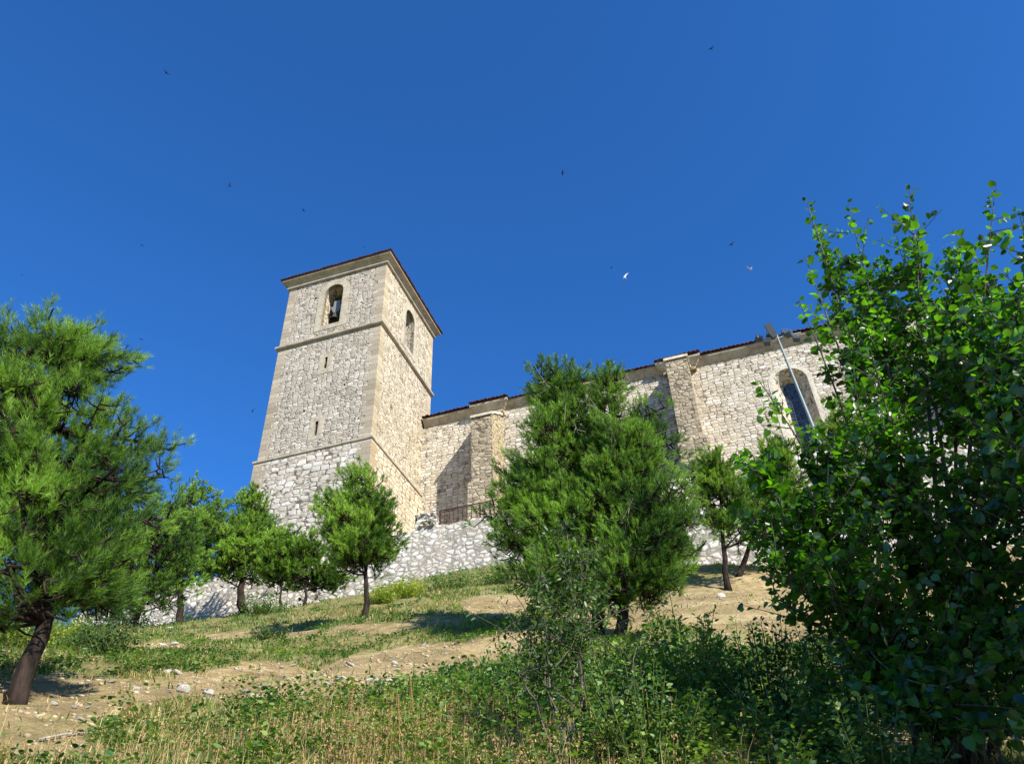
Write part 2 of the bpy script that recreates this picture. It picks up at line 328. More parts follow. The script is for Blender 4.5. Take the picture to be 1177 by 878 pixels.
def cover(px, py):                   # 0 bare soil .. 1 thick green, as seen in the photo
    px = np.asarray(px, float); py = np.asarray(py, float)
    wob = 26*vnoise(px, py, 60, 3)+12*vnoise(px, py, 18, 4)
    def seg(P):                      # height of a polyline at px
        P = np.array(P); return np.interp(px, P[:, 0], P[:, 1])
    c = np.full(px.shape, .85)
    top = seg([(-200, 770), (0, 772), (150, 778), (300, 766), (360, 770), (420, 748), (520, 738), (600, 722), (680, 700), (760, 680), (900, 650), (1300, 600)])
    bot = seg([(-200, 850), (0, 862), (120, 835), (200, 806), (330, 812), (420, 802), (520, 778), (600, 752), (680, 738), (760, 716), (840, 745), (930, 740), (1000, 720), (1300, 700)])
    band = (py > top+wob*.5) & (py < bot+wob*.8)
    c = np.where(band, np.clip(.06+.9*(vnoise(px*1.0, py*2.2, 34, 15)-.16), .04, .55), c)
    for (x, y, rx, ry, v) in [(260, 731, 40, 5, .15), (320, 728, 70, 5, .3), (185, 743, 34, 4, .2), (440, 722, 60, 6, .2), (575, 695, 45, 12, .12), (500, 715, 30, 5, .3),
                              (600, 668, 30, 6, .3), (860, 700, 90, 30, .12), (760, 690, 60, 20, .15), (100, 790, 80, 12, .1), (1100, 840, 130, 22, .05), (880, 720, 40, 12, .25), (40, 850, 70, 26, .3)]:
        q = ((px-x)/rx)**2+((py-y-wob*.15)/ry)**2
        c = np.where(q < 1+wob*.02, v, c)
    return np.clip(c+.25*vnoise(px, py, 14, 5), 0, 1)
def build_ground():
    azs = np.concatenate([np.arange(-180, -72, 6), np.arange(-72, 72, .4), np.arange(72, 180, 6)])
    rs = np.concatenate([[.01, .4, .9, 1.5, 2.2, 3.0], np.geomspace(3.5, 60, 330), [70, 90, 130, 200, 350, 600, 1100, 2000, 3500]])
    A, Rr = np.meshgrid(np.radians(azs), rs); x = Rr*np.sin(A); y = Rr*np.cos(A); z = H(x.ravel(), y.ravel())
    V = np.stack([x.ravel(), y.ravel(), z], 1); n = len(azs); k = len(rs)
    i, j = np.meshgrid(np.arange(k-1), np.arange(n), indexing='ij'); i = i.ravel(); j = j.ravel(); j2 = (j+1) % n
    idx = np.stack([i*n+j, i*n+j2, (i+1)*n+j2, (i+1)*n+j], 1).ravel()
    px, py = project(V); d = V@FW; inside = (d > 1) & (np.abs(px-588) < 1500)
    t = np.where(inside, cover(px, py), .7)
    tag(mesh_obj('ground', V, (idx, np.full(len(idx)//4, 4)), M['soil'], smooth=True, tint=t), kind='structure')
build_ground()

# ---------------------------------------------------------------- church (local frame: x along the front, y into depth, z up)
ZB = 15.0
C0 = np.array([-8.8211, 40.9199]); E1 = np.array([math.cos(PHI), math.sin(PHI)]); E2 = np.array([-math.sin(PHI), math.cos(PHI)])
def L2W(t, c, z): p = C0+E1*t+E2*c; return np.array([p[0], p[1], z])
def building(name, **k): return empty(name, (C0[0], C0[1], ZB), PHI, **k)
DN = (0, 0, -ZB)
W, B, SN = 8.0, 8.73, 7.55
Z0, Z1, Z2 = 28.42, 38.04, 43.93
tower = building('bell_tower', label='tall square stone bell tower with tiled roof and arched belfry openings', cat='tower')
def wall_cut(name, box, mat, cutters):
    o = MB().box(*box).build(name, mat, tower, DN)
    if cutters: cut(o, cutters)
    return o
base = wall_cut('base_wall', ((-W-.12, -.12, 14), (.12, B+.12, Z0)), M['tower_base'], [])
slits = [MB().box((-4.08, -.5, 35.15), (-3.86, .9, 36.15)), MB().box((-4.1, -.5, 29.65), (-3.88, .9, 30.75))]
holes = [MB().box((a, -.5, b), (a+.16, .5, b+.2)) for a, b in ((-1.95, 42.8), (-5.7, 42.2), (-2.4, 33.2), (-5.2, 31.8))]
mid = wall_cut('shaft_wall', ((-W, 0, Z0+.14), (0, B, Z1)), M['tower'], slits+holes[2:])
OF = arch(-4.85, -3.35, 39.25, 42.45); OS = arch(3.66, 5.2, 39.25, 42.2)
cutb = [MB().box((-W+1.1, 1.1, 38.4), (-1.1, B-1.1, 43.7)),
        MB().prism(OF, 1, -1, 2), MB().prism(OS, 0, -2, 1), MB().prism([(a, b) for a, b in arch(-4.85, -3.35, 39.25, 42.45)], 1, B-2, B+1), MB().prism(OS, 0, -W-1, -W+2)]+holes[:2]
bel = wall_cut('belfry_wall', ((-W, 0, Z1+.14), (0, B, Z2)), M['tower'], cutb)
def ring(profile, x0, y0, x1, y1):   # a moulding run round a rectangle; profile = (out, z)
    m_ = MB(); n = len(profile); V = []
    for (sx, sy, cx, cy) in ((-1, -1, x0, y0), (1, -1, x1, y0), (1, 1, x1, y1), (-1, 1, x0, y1)):
        for o_, z in profile: V.append((cx+sx*o_, cy+sy*o_, z))
    Fc = [(k*n+i, ((k+1) % 4)*n+i, ((k+1) % 4)*n+(i+1) % n, k*n+(i+1) % n) for k in range(4) for i in range(n)]
    return m_.add(V, Fc)
for z in (Z0, Z1):
    o_ = .13
    ring([(-.02, z-.10), (.13, z-.08), (.2, z-.02), (.2, z+.12), (.06, z+.22), (-.02, z+.24)], -W, 0, 0, B).build('string_course', M['cornice'], tower, DN)
ring([(-.05, Z2+.003), (.10, Z2+.003), (.17, Z2+.03), (.17, Z2+.13), (.08, Z2+.15), (.10, Z2+.32), (.2, Z2+.46), (.40, Z2+.56), (.48, Z2+.58), (.48, Z2+.74), (-.05, Z2+.74)], -W, 0, 0, B).build('cornice', M['cornice'], tower, DN)
def tile_sheet(mb, P0, P1, up, n_sp=.23, tri=False, length=3.0, amp=.05, jit=.03):
    """row of barrel tiles: P0->P1 the eave, up = vector up the slope"""
    P0 = np.array(P0, float); P1 = np.array(P1, float); up = np.array(up, float); Lg = np.linalg.norm(P1-P0); nt = max(1, int(round(Lg/n_sp))); dr = (P1-P0)/Lg; sp = Lg/nt
    upn = up/np.linalg.norm(up); V = []; Fc = []; k = 6
    for i in range(nt):
        je = random.uniform(-jit, jit); jz = random.uniform(-.012, .012)
        for side in (0, 1):
            for s in range(k+1):
                t_ = (i+s/k)*sp; hgt = amp*math.sin(math.pi*s/k)**.8-.0+jz
                dep = length if not tri else max(.05, min(t_, Lg-t_, 99)*tri)
                for q in (0, 1):
                    p = P0+dr*t_+(upn*(je) if q == 0 else upn*dep)+np.array([0, 0, hgt-(.022 if side else 0)]); V.append(p)
        b = i*(k+1)*4
        for side in (0, 1):
            for s in range(k):
                a = b+side*(k+1)*2+s*2; Fc.append((a, a+2, a+3, a+1))
        for s in range(k): a = b+s*2; c = a+(k+1)*2; Fc.append((a, a+2, c+2, c))
    # the under-tiles, a little set back
    b = len(V)
    for q in (0, 1):
        for p in (P0, P1): V.append(p+upn*(.05 if q == 0 else (length if not tri else .3))-np.array([0, 0, .03]))
    Fc.append((b, b+1, b+3, b+2))
    mb.add(V, Fc)
rf = MB(); zt = Z2+.79; ov = .60; sl_ = .42
Q = [(-W-ov, -ov), (ov, -ov), (ov, B+ov), (-W-ov, B+ov)]
dirs = [(0, 1), (-1, 0), (0, -1), (1, 0)]
for k_ in range(4):
    a, b = Q[k_], Q[(k_+1) % 4]
    tile_sheet(rf, (*a, zt), (*b, zt), (dirs[k_][0], dirs[k_][1], sl_), tri=math.hypot(1, sl_), amp=.065, n_sp=.3)
ax = (-W/2, B/2, zt-.04+sl_*(W/2+ov)); rf.add([(*q, zt-.04) for q in Q]+[ax], [(0, 1, 4), (1, 2, 4), (2, 3, 4), (3, 0, 4), (3, 2, 1, 0)])
roof_t = rf.build('roof', M['tile'], tower, DN)
# cut-stone surrounds a finger proud of the wall
def surround(parent, outline_in, outline_out, axis, p0, p1, name='window_surround', mat=None):
    n = len(outline_in); m_ = MB()
    def P(p, t): return (p[0], t, p[1]) if axis == 1 else (t, p[0], p[1])
    V = [P(p, p0) for p in outline_in]+[P(p, p0) for p in outline_out]+[P(p, p1) for p in outline_in]+[P(p, p1) for p in outline_out]; Fc = []
    for i in range(n):
        j = (i+1) % n
        Fc += [(i, j, n+j, n+i), (2*n+i, 3*n+i, 3*n+j, 2*n+j), (n+i, n+j, 3*n+j, 3*n+i), (i, 2*n+i, 2*n+j, j)]
    return m_.add(V, Fc).build(name, mat or M['ashlar'], parent, DN)
surround(tower, OF, arch(-5.35, -2.85, 38.85, 42.45), 1, -.03, .3)
surround(tower, OS, arch(3.2, 5.66, 38.85, 42.2), 0, -.3, .03)
def rect(x0, z0, x1, z1): return [(x0, z0), (x1, z0), (x1, z1), (x0, z1)]
surround(tower, rect(-4.08, 35.15, -3.86, 36.15), rect(-4.5, 34.75, -3.5, 36.5), 1, -.02, .2)
surround(tower, rect(-4.1, 29.65, -3.88, 30.75), rect(-4.5, 29.3, -3.5, 31.05), 1, -.02, .2)
MB().box((-W+1.05, 1.05, 38.19), (-1.05, B-1.05, 38.38)).build('belfry_floor', M['oldwood'], tower, DN)

# bells hang in the openings
def bell(loc_tcz, rz, s, **k):
    p = L2W(*loc_tcz); r = empty('church_bell', p, PHI+rz, **k)
    prof = [(0, .0), (.12, -.01), (.2, -.06), (.24, -.2), (.28, -.42), (.36, -.6), (.46, -.72), (.47, -.76), (.42, -.74), (.3, -.6), (.2, -.2), (0, -.1)]
    nn = 20; V = []; Fc = []
    for (a, z) in prof:
        for j in range(nn): V.append((a*s*math.cos(2*math.pi*j/nn), a*s*math.sin(2*math.pi*j/nn), z*s))
    for i in range(len(prof)-1):
        for j in range(nn): Fc.append((i*nn+j, i*nn+(j+1) % nn, (i+1)*nn+(j+1) % nn, (i+1)*nn+j))
    mesh_obj('bell_body', V, Fc, M['bronze'], r, smooth=True)
    hs = MB(); hs.prism([(-.2*s, .0), (.2*s, 0), (.42*s, .5*s), (.42*s, .62*s), (.26*s, .62*s), (.24*s, 1.15*s), (-.24*s, 1.15*s), (-.26*s, .62*s), (-.42*s, .62*s), (-.42*s, .5*s)], 1, -.13*s, .13*s)
    hs.build('headstock', M['oldwood'], r)
    st = MB()
    for x in (-.12, .12): st.box((x*s-.02, -.145*s, -.02), (x*s+.02, -.133*s, 1.0*s)); st.box((x*s-.02, .133*s, -.02), (x*s+.02, .145*s, 1.0*s))
    st.build('iron_strap', M['steel'], r)
    MB().tube([(-.78, 0, .1*s), (.78, 0, .1*s)], [.035, .035]).build('axle', M['rust'], r)
    MB().tube([(0, 0, -.1*s), (0, 0, -.7*s), (0, 0, -.84*s)], [.02, .03, .055*s]).build('clapper', M['rust'], r)
    return r
bell((-4.1, .65, 40.9), 0, 1.0, label='grey bell hanging in the tall arched opening on the tower front', cat='bell', group='tower bells')
bell((-.75, 4.43, 40.3), math.pi/2, .85, label='dark bell half seen in the narrow arched opening on the tower right side', cat='bell', group='tower bells')

# the nave
nave = building('church_nave', label='long stone church nave with stepped buttresses and clay tile eaves', cat='church')
XE = 35.3
ZC = 34.12
body = MB().box((.004, SN, 14), (XE, SN+11, ZC)).build('wall', M['nave'], nave, DN)
WO = arch(24.33, 26.45, 26.0, 31.35)
# splayed window: a wide mouth that narrows to the glass
WI = arch(24.9, 25.95, 26.3, 31.35)
def splay(a, b, y0, y1):
    n = len(a); return MB().add([(p[0], y0, p[1]) for p in a]+[(p[0], y1, p[1]) for p in b], [list(range(n))[::-1], list(range(n, 2*n))]+[(i, (i+1) % n, n+(i+1) % n, n+i) for i in range(n)])
cut(body, [splay(WO, WI, SN-.004, SN+.95), ])
# splay lining, glass and glazing bars are parts of the window
def ringof(a, b, y0, y1): n = len(a); return MB().add([(p[0], y0, p[1]) for p in a]+[(p[0], y1, p[1]) for p in b], [(i, (i+1) % n, n+(i+1) % n, n+i) for i in range(n)])
wi = arch(24.92, 25.93, 26.3, 31.35)
win = MB().add([(p[0], SN+.90, p[1]) for p in wi], [list(range(len(wi)))]).build('window', M['glass'], nave, DN)
bars = MB()
for i in range(1, 4): x = 24.92+1.01*i/4; bars.box((x-.02, SN+.86, 26.3), (x+.02, SN+.885, 31.7 if i != 2 else 31.84))
for i in range(12): z = 26.6+i*.42; bars.box((24.94, SN+.855, z-.02), (25.91, SN+.88, z+.02))
bars.build('glazing_bar', M['lampgrey'], win, (0, 0, 0))
surround(nave, arch(24.33, 26.45, 26.0, 31.35), arch(24.05, 26.73, 25.7, 31.35), 1, SN-.03, SN+.02, mat=M['pale'])
def buttress(t0, t1, ztf, ztw, y0=SN-2.4):
    b = MB()
    b.prism([(y0, 27.2), (SN-.003, 27.2), (SN-.003, ztw), (y0, ztf)], 0, t0, t1)
    b.prism([(y0-.2, 14), (SN-.004, 14), (SN-.004, 27.19), (y0-.003, 27.19), (y0-.2, 27.0)], 0, t0-.18, t1+.18)
    o = b.build('buttress', M['buttress'], nave, DN)
    c = MB()
    n = 5
    for i in range(n):
        a, e = y0-.12+(SN-.05-y0+.12)*i/n, y0-.12+(SN-.05-y0+.12)*(i+1)/n; za = ztf+(ztw-ztf)*(a-y0)/(SN-y0); ze = ztf+(ztw-ztf)*(e-y0)/(SN-y0); j = random.uniform(-.04, .06)
        c.prism([(a+.01, za+.01+j), (e-.01, ze+.01+j), (e-.01, ze+.2+j), (a+.01, za+.2+j)], 0, t0-.08+random.uniform(-.06, .06), t1+.08+random.uniform(-.06, .06))
    c.build('capstone', M['pale'], o)
    return o
buttress(4.66, 6.12, 32.3, 33.7); buttress(18.07, 19.45, 33.3, 33.95); buttress(34.6, 36.1, 31.0, 32.6)
# cornice breaks forward above the buttresses
def run(path, prof, mb):             # prof (out, z) swept along a plan polyline facing -y
    n = len(prof); V = []; Fc = []
    for i, (x, y) in enumerate(path):
        a = np.array(path[max(i-1, 0)]); b = np.array(path[min(i+1, len(path)-1)]); p = np.array((x, y))
        def nr(u, v): d_ = (v-u)/np.linalg.norm(v-u); return np.array((d_[1], -d_[0]))
        if i == 0: nn_ = nr(p, b)
        elif i == len(path)-1: nn_ = nr(a, p)
        else: q = nr(a, p)+nr(p, b); nn_ = q/(1+nr(a, p)@nr(p, b))
        for o_, z in prof: V.append((x+nn_[0]*o_, y+nn_[1]*o_, z))
    for i in range(len(path)-1):
        for j in range(n): Fc.append((i*n+j, (i+1)*n+j, (i+1)*n+(j+1) % n, i*n+(j+1) % n))
    Fc += [list(range(n)), [(len(path)-1)*n+j for j in range(n)][::-1]]
    mb.add(V, Fc)
J = .32
path = [(.14, SN), (4.3, SN), (4.3, SN-J), (6.3, SN-J), (6.3, SN), (17.7, SN), (17.7, SN-J), (19.9, SN-J), (19.9, SN), (XE, SN), (XE, SN+9)]
cor = MB(); run(path, [(-.3, ZC+.003), (.06, ZC+.003), (.1, ZC+.1), (.16, ZC+.14), (.34, ZC+.38), (.42, ZC+.42), (.42, ZC+.58), (-.3, ZC+.58)], cor)
cor.build('cornice', M['cornice'], nave, DN)
MB().box((4.3, SN-J+.0, ZC-.45), (6.3, SN-.004, ZC+.0)).build('corbel', M['buttress'], nave, DN); MB().box((17.7, SN-J, ZC-.3), (19.9, SN-.004, ZC)).build('corbel', M['buttress'], nave, DN)
nr_ = MB(); ze_ = ZC+.63
for (a, b, e) in [(.1, 4.0, 0), (3.85, 6.75, J), (6.6, 17.4, 0), (17.25, 20.35, J), (20.2, XE+.5, 0)]:
    xs = np.linspace(a, b, max(2, int((b-a)/2.2)+1))
    for u, v in zip(xs[:-1], xs[1:]):
        s1 = ze_+.05*math.sin(u*1.7)+(.07 if e else 0); s2 = ze_+.05*math.sin(v*1.7)+(.07 if e else 0)
        tile_sheet(nr_, (u, SN-.6-e, s1), (v, SN-.6-e, s2), (0, 1, .36), length=6.2+e, jit=.07, amp=.07, n_sp=.29)
nr_.add([(.1, SN-.5, ze_-.05), (XE+.45, SN-.5, ze_-.05), (XE-.3, SN+5.5, ze_+2.1), (.1, SN+5.5, ze_+2.1), (XE+.45, SN+11.5, ze_-.05), (.1, SN+11.5, ze_-.05)], [(0, 1, 2, 3), (3, 2, 4, 5), (1, 4, 2)])
nr_.build('roof', M['tile'], nave, DN)

# the terrace and its retaining wall
tr = MB().box((-8.0, -.5, 13), (38, SN+9, 20.6)); tr = tr.build('terrace', M['soil'])
tr.location = (C0[0], C0[1], 0); tr.rotation_euler = (0, 0, PHI); tag(tr, kind='structure')
def ret_wall():
    top = lambda t: np.interp(t, [-16.6, -14, -6.6, 3.5, 3.75, 4.1, 4.8, 5.0, 42], [20.25, 20.35, 20.6, 20.95, 21.75, 21.95, 21.75, 20.98, 20.85])
    ts = np.arange(-16.6, 42.01, .1); nz = 56; V = []; n = len(ts)
    ztop = top(ts)+.16*vnoise(ts, ts*0, .35, 3)+.2*vnoise(ts, ts*0, 1.3, 5)
    layers = []
    for k in range(nz+1): layers.append((ts, -1-.0*ts, 13+(ztop-13)*(k/nz)))
    for (ys, dz) in ((-.8, .03), (-.5, .05), (-.35, .0)): layers.append((ts, ts*0+ys, ztop+dz))
    layers.append((ts, ts*0-.35, ts*0+13))
    for x, y, z in layers:
        yy = y+np.where(z > 13.5, .07*vnoise(x, z, .45, 7)+.16*vnoise(x, z, 2.5, 9), 0)+.03*(z-18)*(y < -.9)
        V.append(np.stack([x, yy, z], 1))
    V = np.concatenate(V); L = len(layers); i, j = np.meshgrid(np.arange(L-1), np.arange(n-1), indexing='ij'); i = i.ravel(); j = j.ravel()
    idx = np.stack([i*n+j, i*n+j+1, (i+1)*n+j+1, (i+1)*n+j], 1).ravel(); tot = np.full(len(idx)//4, 4)
    caps = np.concatenate([np.arange(L)*n, (np.arange(L)*n+n-1)[::-1]]); idx = np.concatenate([idx, caps]); tot = np.concatenate([tot, [L, L]])
    r = building('retaining_wall', label='long white rubble stone retaining wall below the church', cat='wall')
    mesh_obj('masonry_face', V, (idx, tot), M['rubble'], r, DN)
    # loose rubble piled on the wall beside the railing
    return r
rw = ret_wall()
def rock_mesh(seed, flat=.6, sub=2, angular=.25):
    import bmesh
    b = bmesh.new(); bmesh.ops.create_icosphere(b, subdivisions=sub, radius=1); r = np.random.default_rng(seed); pl = r.normal(size=(9, 3)); pl /= np.linalg.norm(pl, axis=1)[:, None]; dd = r.uniform(.55, .9, 9)
    for v in b.verts:
        c = np.array(v.co)
        for p_, d_ in zip(pl, dd):
            e = c@p_-d_
            if e > 0: c = c-p_*e
        v.co = c*[1, .8, flat]
    V = [tuple(v.co) for v in b.verts]; Fc = [[v.index for v in f.verts] for f in b.faces]; b.free(); return V, Fc
tops = []
for k in range(34):
    V, Fc = rock_mesh(100+k, .7, 2); s = random.uniform(.09, .17); px_ = random.uniform(3.8, 4.85); pz = random.uniform(21.1, 21.95)
    tops.append((np.array(V)*s+np.array([px_, -.93+random.uniform(-.05, .12), pz]), Fc))
for V, Fc in tops: MB().add(V, Fc).build('loose_stone', M['rubble'], rw, DN)
# railing on the wall top
rl = empty('railing', L2W(5.05, -.75, 20.95), PHI, label='rusty iron railing standing on the retaining wall beside the first buttress', cat='railing')
MB().tube([(0, 0, 1.0), (7.0, 0, 1.0)], [.035, .035]).tube([(0, 0, .9), (7, 0, .9)], [.018, .018]).build('handrail', M['rust'], rl)
MB().box((0, -.015, .06), (7, .015, .1)).build('bottom_rail', M['rust'], rl)
for i in range(28): MB().box((i*.255+.03, -.018, -.1 if i % 7 == 0 else .1), (i*.255+.066, .018, .9)).build('baluster', M['rust'], rl)
for x in (0, 2.3, 4.6, 6.95): MB().box((x-.025, -.025, -.35), (x+.025, .025, 1.0)).build('post', M['rust'], rl)
ps = empty('iron_post', L2W(3.66, -.75, 20.85), PHI, label='thin rusty post on the wall just left of the loose rubble', cat='post')
MB().box((-.04, -.04, -.2), (.04, .04, 1.05)).build('shaft', M['rust'], ps); MB().box((-.06, -.06, 1.05), (.06, .06, 1.1)).build('post_cap', M['rust'], ps)
# ruined stub beyond the wall's left end
sp_ = at(93, 735, 54); stub = MB()
for i in range(7): stub.box((-.55+random.uniform(-.15, .1), -.4, -.5+i*.34), (.55+random.uniform(-.2, .1)-i*.06, .4, -.5+i*.34+.33), .04)
so = stub.build('stone_pier', M['pale'], None, tuple(sp_+np.array([0, 0, -.3])))
tag(so, 'small ruined stone pier beyond the left end of the white wall', 'pier')

# floodlight mast on the terrace
pb = L2W(25.2, .9, 20.6); ptop = at(892, 384, np.hypot(*L2W(24.5, .9, 0)[:2])); lean = ptop-pb
mast = empty('floodlight_mast', pb, PHI, label='tall grey steel mast with floodlights on its crossbar before the arched window', cat='lamp post')
inv = Matrix.Rotation(-PHI, 3, 'Z'); ll = np.array(inv@Vector(lean))
MB().tube([(0, 0, 0), ll*.5, ll], [.10, .08, .06], 12).build('pole', M['steel'], mast)
MB().box(tuple(ll+[-1.25, -.04, -.35]), tuple(ll+[1.3, .04, -.27])).build('crossbar', M['steel'], mast)
hd = MB(); hd.prism([(-.14, 0), (.14, 0), (.2, .3), (.16, .85), (-.16, .85), (-.2, .3)], 1, -.1, .1)
h_ = hd.build('lamp_head', M['lampgrey'], mast, tuple(ll+[-.12, -.15, -.3])); h_.rotation_euler = (.5, -.35, 0)
for (dx, dy, dz, ry) in ((-1.15, -.1, -.15, .5), (-.72, -.25, -.75, -.1), (-.45, .05, -.1, .3), (.75, -.2, -.45, -.5), (1.1, -.2, -.95, .1), (.55, .1, -.05, .2)):
    f_ = MB().prism([(-.16, -.2), (.16, -.2), (.22, .12), (.14, .24), (-.14, .24), (-.22, .12)], 0, -.25, .25).build('floodlight', M['lampgrey'], mast, tuple(ll+np.array([dx, dy, dz])*.85)); f_.scale = (.72, .72, .72); f_.rotation_euler = (.9, .2, ry)
    MB().box((-.2, -.14, -.215), (.2, .14, -.203)).build('lens', M['lampglass'], f_)
    MB().box((-.29, -.02, -.05), (-.26, .02, .34)).box((.26, -.02, -.05), (.29, .02, .34)).box((-.29, -.02, .34), (.29, .02, .37)).build('bracket', M['steel'], f_)

# ---------------------------------------------------------------- foliage tools
def frames(D, up=None):              # orthonormal frames with z axis along D
    D = D/(np.linalg.norm(D, axis=1)[:, None]+1e-9); r = rng.normal(size=D.shape); X = np.cross(r, D); X /= np.linalg.norm(X, axis=1)[:, None]+1e-9
    return X, np.cross(D, X), D
def shoots_mesh(P, D, Ls, nn, nl, nw, seedtint):
    """bottle-brush pine shoots: P base, D direction, Ls length; nn needles each, nl needle length, nw half width"""
    n = len(P); X, Y, Z = frames(D)
    u = rng.random((n, nn))**.8; an = rng.random((n, nn))*2*math.pi; op = rng.uniform(.4, 1.15, (n, nn))*(1-.5*u)   # opening angle
    rad = X[:, None]*np.cos(an)[..., None]+Y[:, None]*np.sin(an)[..., None]
    dirn = Z[:, None]*np.cos(op)[..., None]+rad*np.sin(op)[..., None]
    st = P[:, None]+Z[:, None]*(u*Ls[:, None])[..., None]
    ln = nl*rng.uniform(.7, 1.15, (n, nn))
    tip = st+dirn*ln[..., None]; tip[..., 2] -= .12*ln
    sd_ = np.cross(dirn, rng.normal(size=dirn.shape)); sd_ /= np.linalg.norm(sd_, axis=2)[..., None]+1e-9
    V = np.stack([st-sd_*nw, st+sd_*nw, tip], 2).reshape(-1, 3)
    t = np.clip(seedtint[:, None]+rng.normal(0, .12, (n, nn))+.25*(u-.5), 0, 1); T = np.repeat(t.reshape(-1), 3)
    return V, T
def tri_obj(name, V, T, mat, parent, loc=(0, 0, 0), k=3):
    n = len(V); return mesh_obj(name, V, (np.arange(n), np.full(n//k, k)), mat, parent, loc, tint=T)
def bez(a, b, c, n):
    u = np.linspace(0, 1, n)[:, None]; return (1-u)**2*a+2*u*(1-u)*b+u*u*c
def poly_eval(P, u):
    P = np.asarray(P); x = u*(len(P)-1); i = int(min(x, len(P)-2)); return P[i]*(1-(x-i))+P[i+1]*(x-i)
def pine(label, base, tops, r0, blobs, nl, ns, sh, mat='needle', group='pine trees on the slope', name='pine_tree', dead=0, sp_out=.32, nneed=34):
    """base (px,py,d); tops: trunk polyline pixels; blobs: crown volumes (px,py,rpx,rpy,d); nl limbs, ns sprays per limb, sh shoots per spray"""
    bp = ground_at(*base); root = empty(name, bp, 0, label=label, cat='pine tree', group=group); d0 = base[2]
    tp = [bp-np.array([0, 0, .15])]+[at(*q) for q in tops]; tp = np.array(tp)
    fine = [poly_eval(tp, u) for u in np.linspace(0, 1, 14)]
    fine = [p+np.array([rng.normal(), rng.normal(), 0])*r0*.18*(0 < i < 13) for i, p in enumerate(fine)]
    tm = MB(); tm.tube([p-bp for p in fine], [r0*(1.25 if i == 0 else max(.06, (1-.94*i/13)**1.15)) for i in range(14)], 10)
    Bp = []; Br = []
    for (x, y, rx, ry, d) in blobs:
        c = at(x, y, d); k = np.linalg.norm(c)/F; Bp.append(c); Br.append((rx*k, rx*k, ry*k))
    Bp = np.array(Bp); Br = np.array(Br); vol = Br.prod(1)**(2/3); vol /= vol.sum()
    br = MB(); SP = []; SD = []; sizes = d0
    zmin = tp[0][2]; zmax = tp[-1][2]
    for i in range(nl):
        b = rng.choice(len(Bp), p=vol); u = rng.normal(size=3); u /= np.linalg.norm(u); rr = rng.uniform(.55, 1.02)
        tgt = Bp[b]+u*Br[b]*rr
        # limb start on trunk, below the target
        best = min(range(14), key=lambda q: abs(fine[q][2]-(tgt[2]-.45*math.hypot(*(tgt-fine[q])[:2])))+.15*math.hypot(*(tgt-fine[q])[:2])); best = max(best, 4)
        s0 = fine[best]; mid_ = (s0+tgt)/2+np.array([0, 0, -.12*np.linalg.norm(tgt-s0)])+rng.normal(0, .06*np.linalg.norm(tgt-s0), 3)
        L = bez(s0, mid_, tgt, 7); ln = np.linalg.norm(tgt-s0); ra = min(r0*.4, .012+.012*ln)
        br.tube(L-bp, [ra*(1-.8*k/6)+.003 for k in range(7)], 5)
        for s in range(ns):
            v = 1 if s == 0 else rng.uniform(.4, 1); p = poly_eval(L, v); ax_ = poly_eval(L, min(1, v+.05))-poly_eval(L, max(0, v-.1)); ax_ /= np.linalg.norm(ax_)+1e-9
            off = rng.normal(size=3)*[1, 1, .6]; off -= ax_*(off@ax_)*.6; off = off/np.linalg.norm(off)*sp_out*rng.uniform(.35, 1)*(.25 if s == 0 else 1); q = p+off+ax_*.1*sp_out
            if s: br.tube([p-bp, (p+q)/2-bp+np.array([0, 0, -.02]), q-bp], [.008*d0**.3, .006*d0**.3, .004*d0**.3], 4)
            outd = (q-Bp[b])/Br[b]; outd /= np.linalg.norm(outd)+1e-9
            for k in range(sh):
                dr_ = ax_*.4+outd*.4+off/sp_out*.35+np.array([0, 0, .9])+rng.normal(0, .33, 3)
                SP.append(q+rng.normal(0, .05*sp_out, 3)*2); SD.append(dr_)
    SP = np.array(SP)-bp; SD = np.array(SD); n = len(SP)
    cl = .42+.9*vnoise((SP[:, 0]+SP[:, 2]*.7)*1.0, (SP[:, 1]-SP[:, 2])*1.0, .5+.02*d0, 11)+rng.normal(0, .2, n)
    nlen = .085+.0016*d0
    V, T = shoots_mesh(SP, SD, rng.uniform(.45, 1, n)*(.15+.004*d0), nneed, nlen, max(.0020, .00030*d0), np.clip(cl, 0, 1))
    tr_ = tm.build('trunk', M['bark'], root, smooth=True); br.build('branches', M['bark'], root)
    if dead:
        for i in range(dead):
            db = MB()
            q = fine[rng.integers(5, 12)]; a = rng.uniform(0, 6.28); ln = rng.uniform(.7, 1.7); e = q+np.array([math.cos(a), math.sin(a), rng.uniform(-.1, .35)])*ln
            if (e-q)@FW > 0: e = q-(e-q)*[1, 1, -1]
            P = bez(q, (q+e)/2+rng.normal(0, .12, 3), e, 6); db.tube(P-bp, [.011, .01, .009, .008, .006, .004], 4)
            for k in range(3):
                w0 = poly_eval(P, rng.uniform(.4, .9)); db.tube([w0-bp, w0-bp+rng.normal(0, .16, 3)], [.005, .003], 3)
            db.build('dead_branch', M['deadtwig'], root)
    tri_obj('crown', V, T, M[mat], root); return root
LEAF = np.array([(0, 0, 0), (-.30, -.06, .05), (-.5, .28, .09), (-.36, .66, .05), (0, 1, -.04), (.36, .66, .05), (.5, .28, .09), (.30, -.06, .05)])
OVAL = np.array([(0, 0, 0), (-.2, .18, .03), (-.27, .5, .04), (-.16, .82, .02), (0, 1, -.03), (.16, .82, .02), (.27, .5, .04), (.2, .18, .03)])
LF = np.array([0, 4, 3, 2, 1, 0, 7, 6, 5, 4])
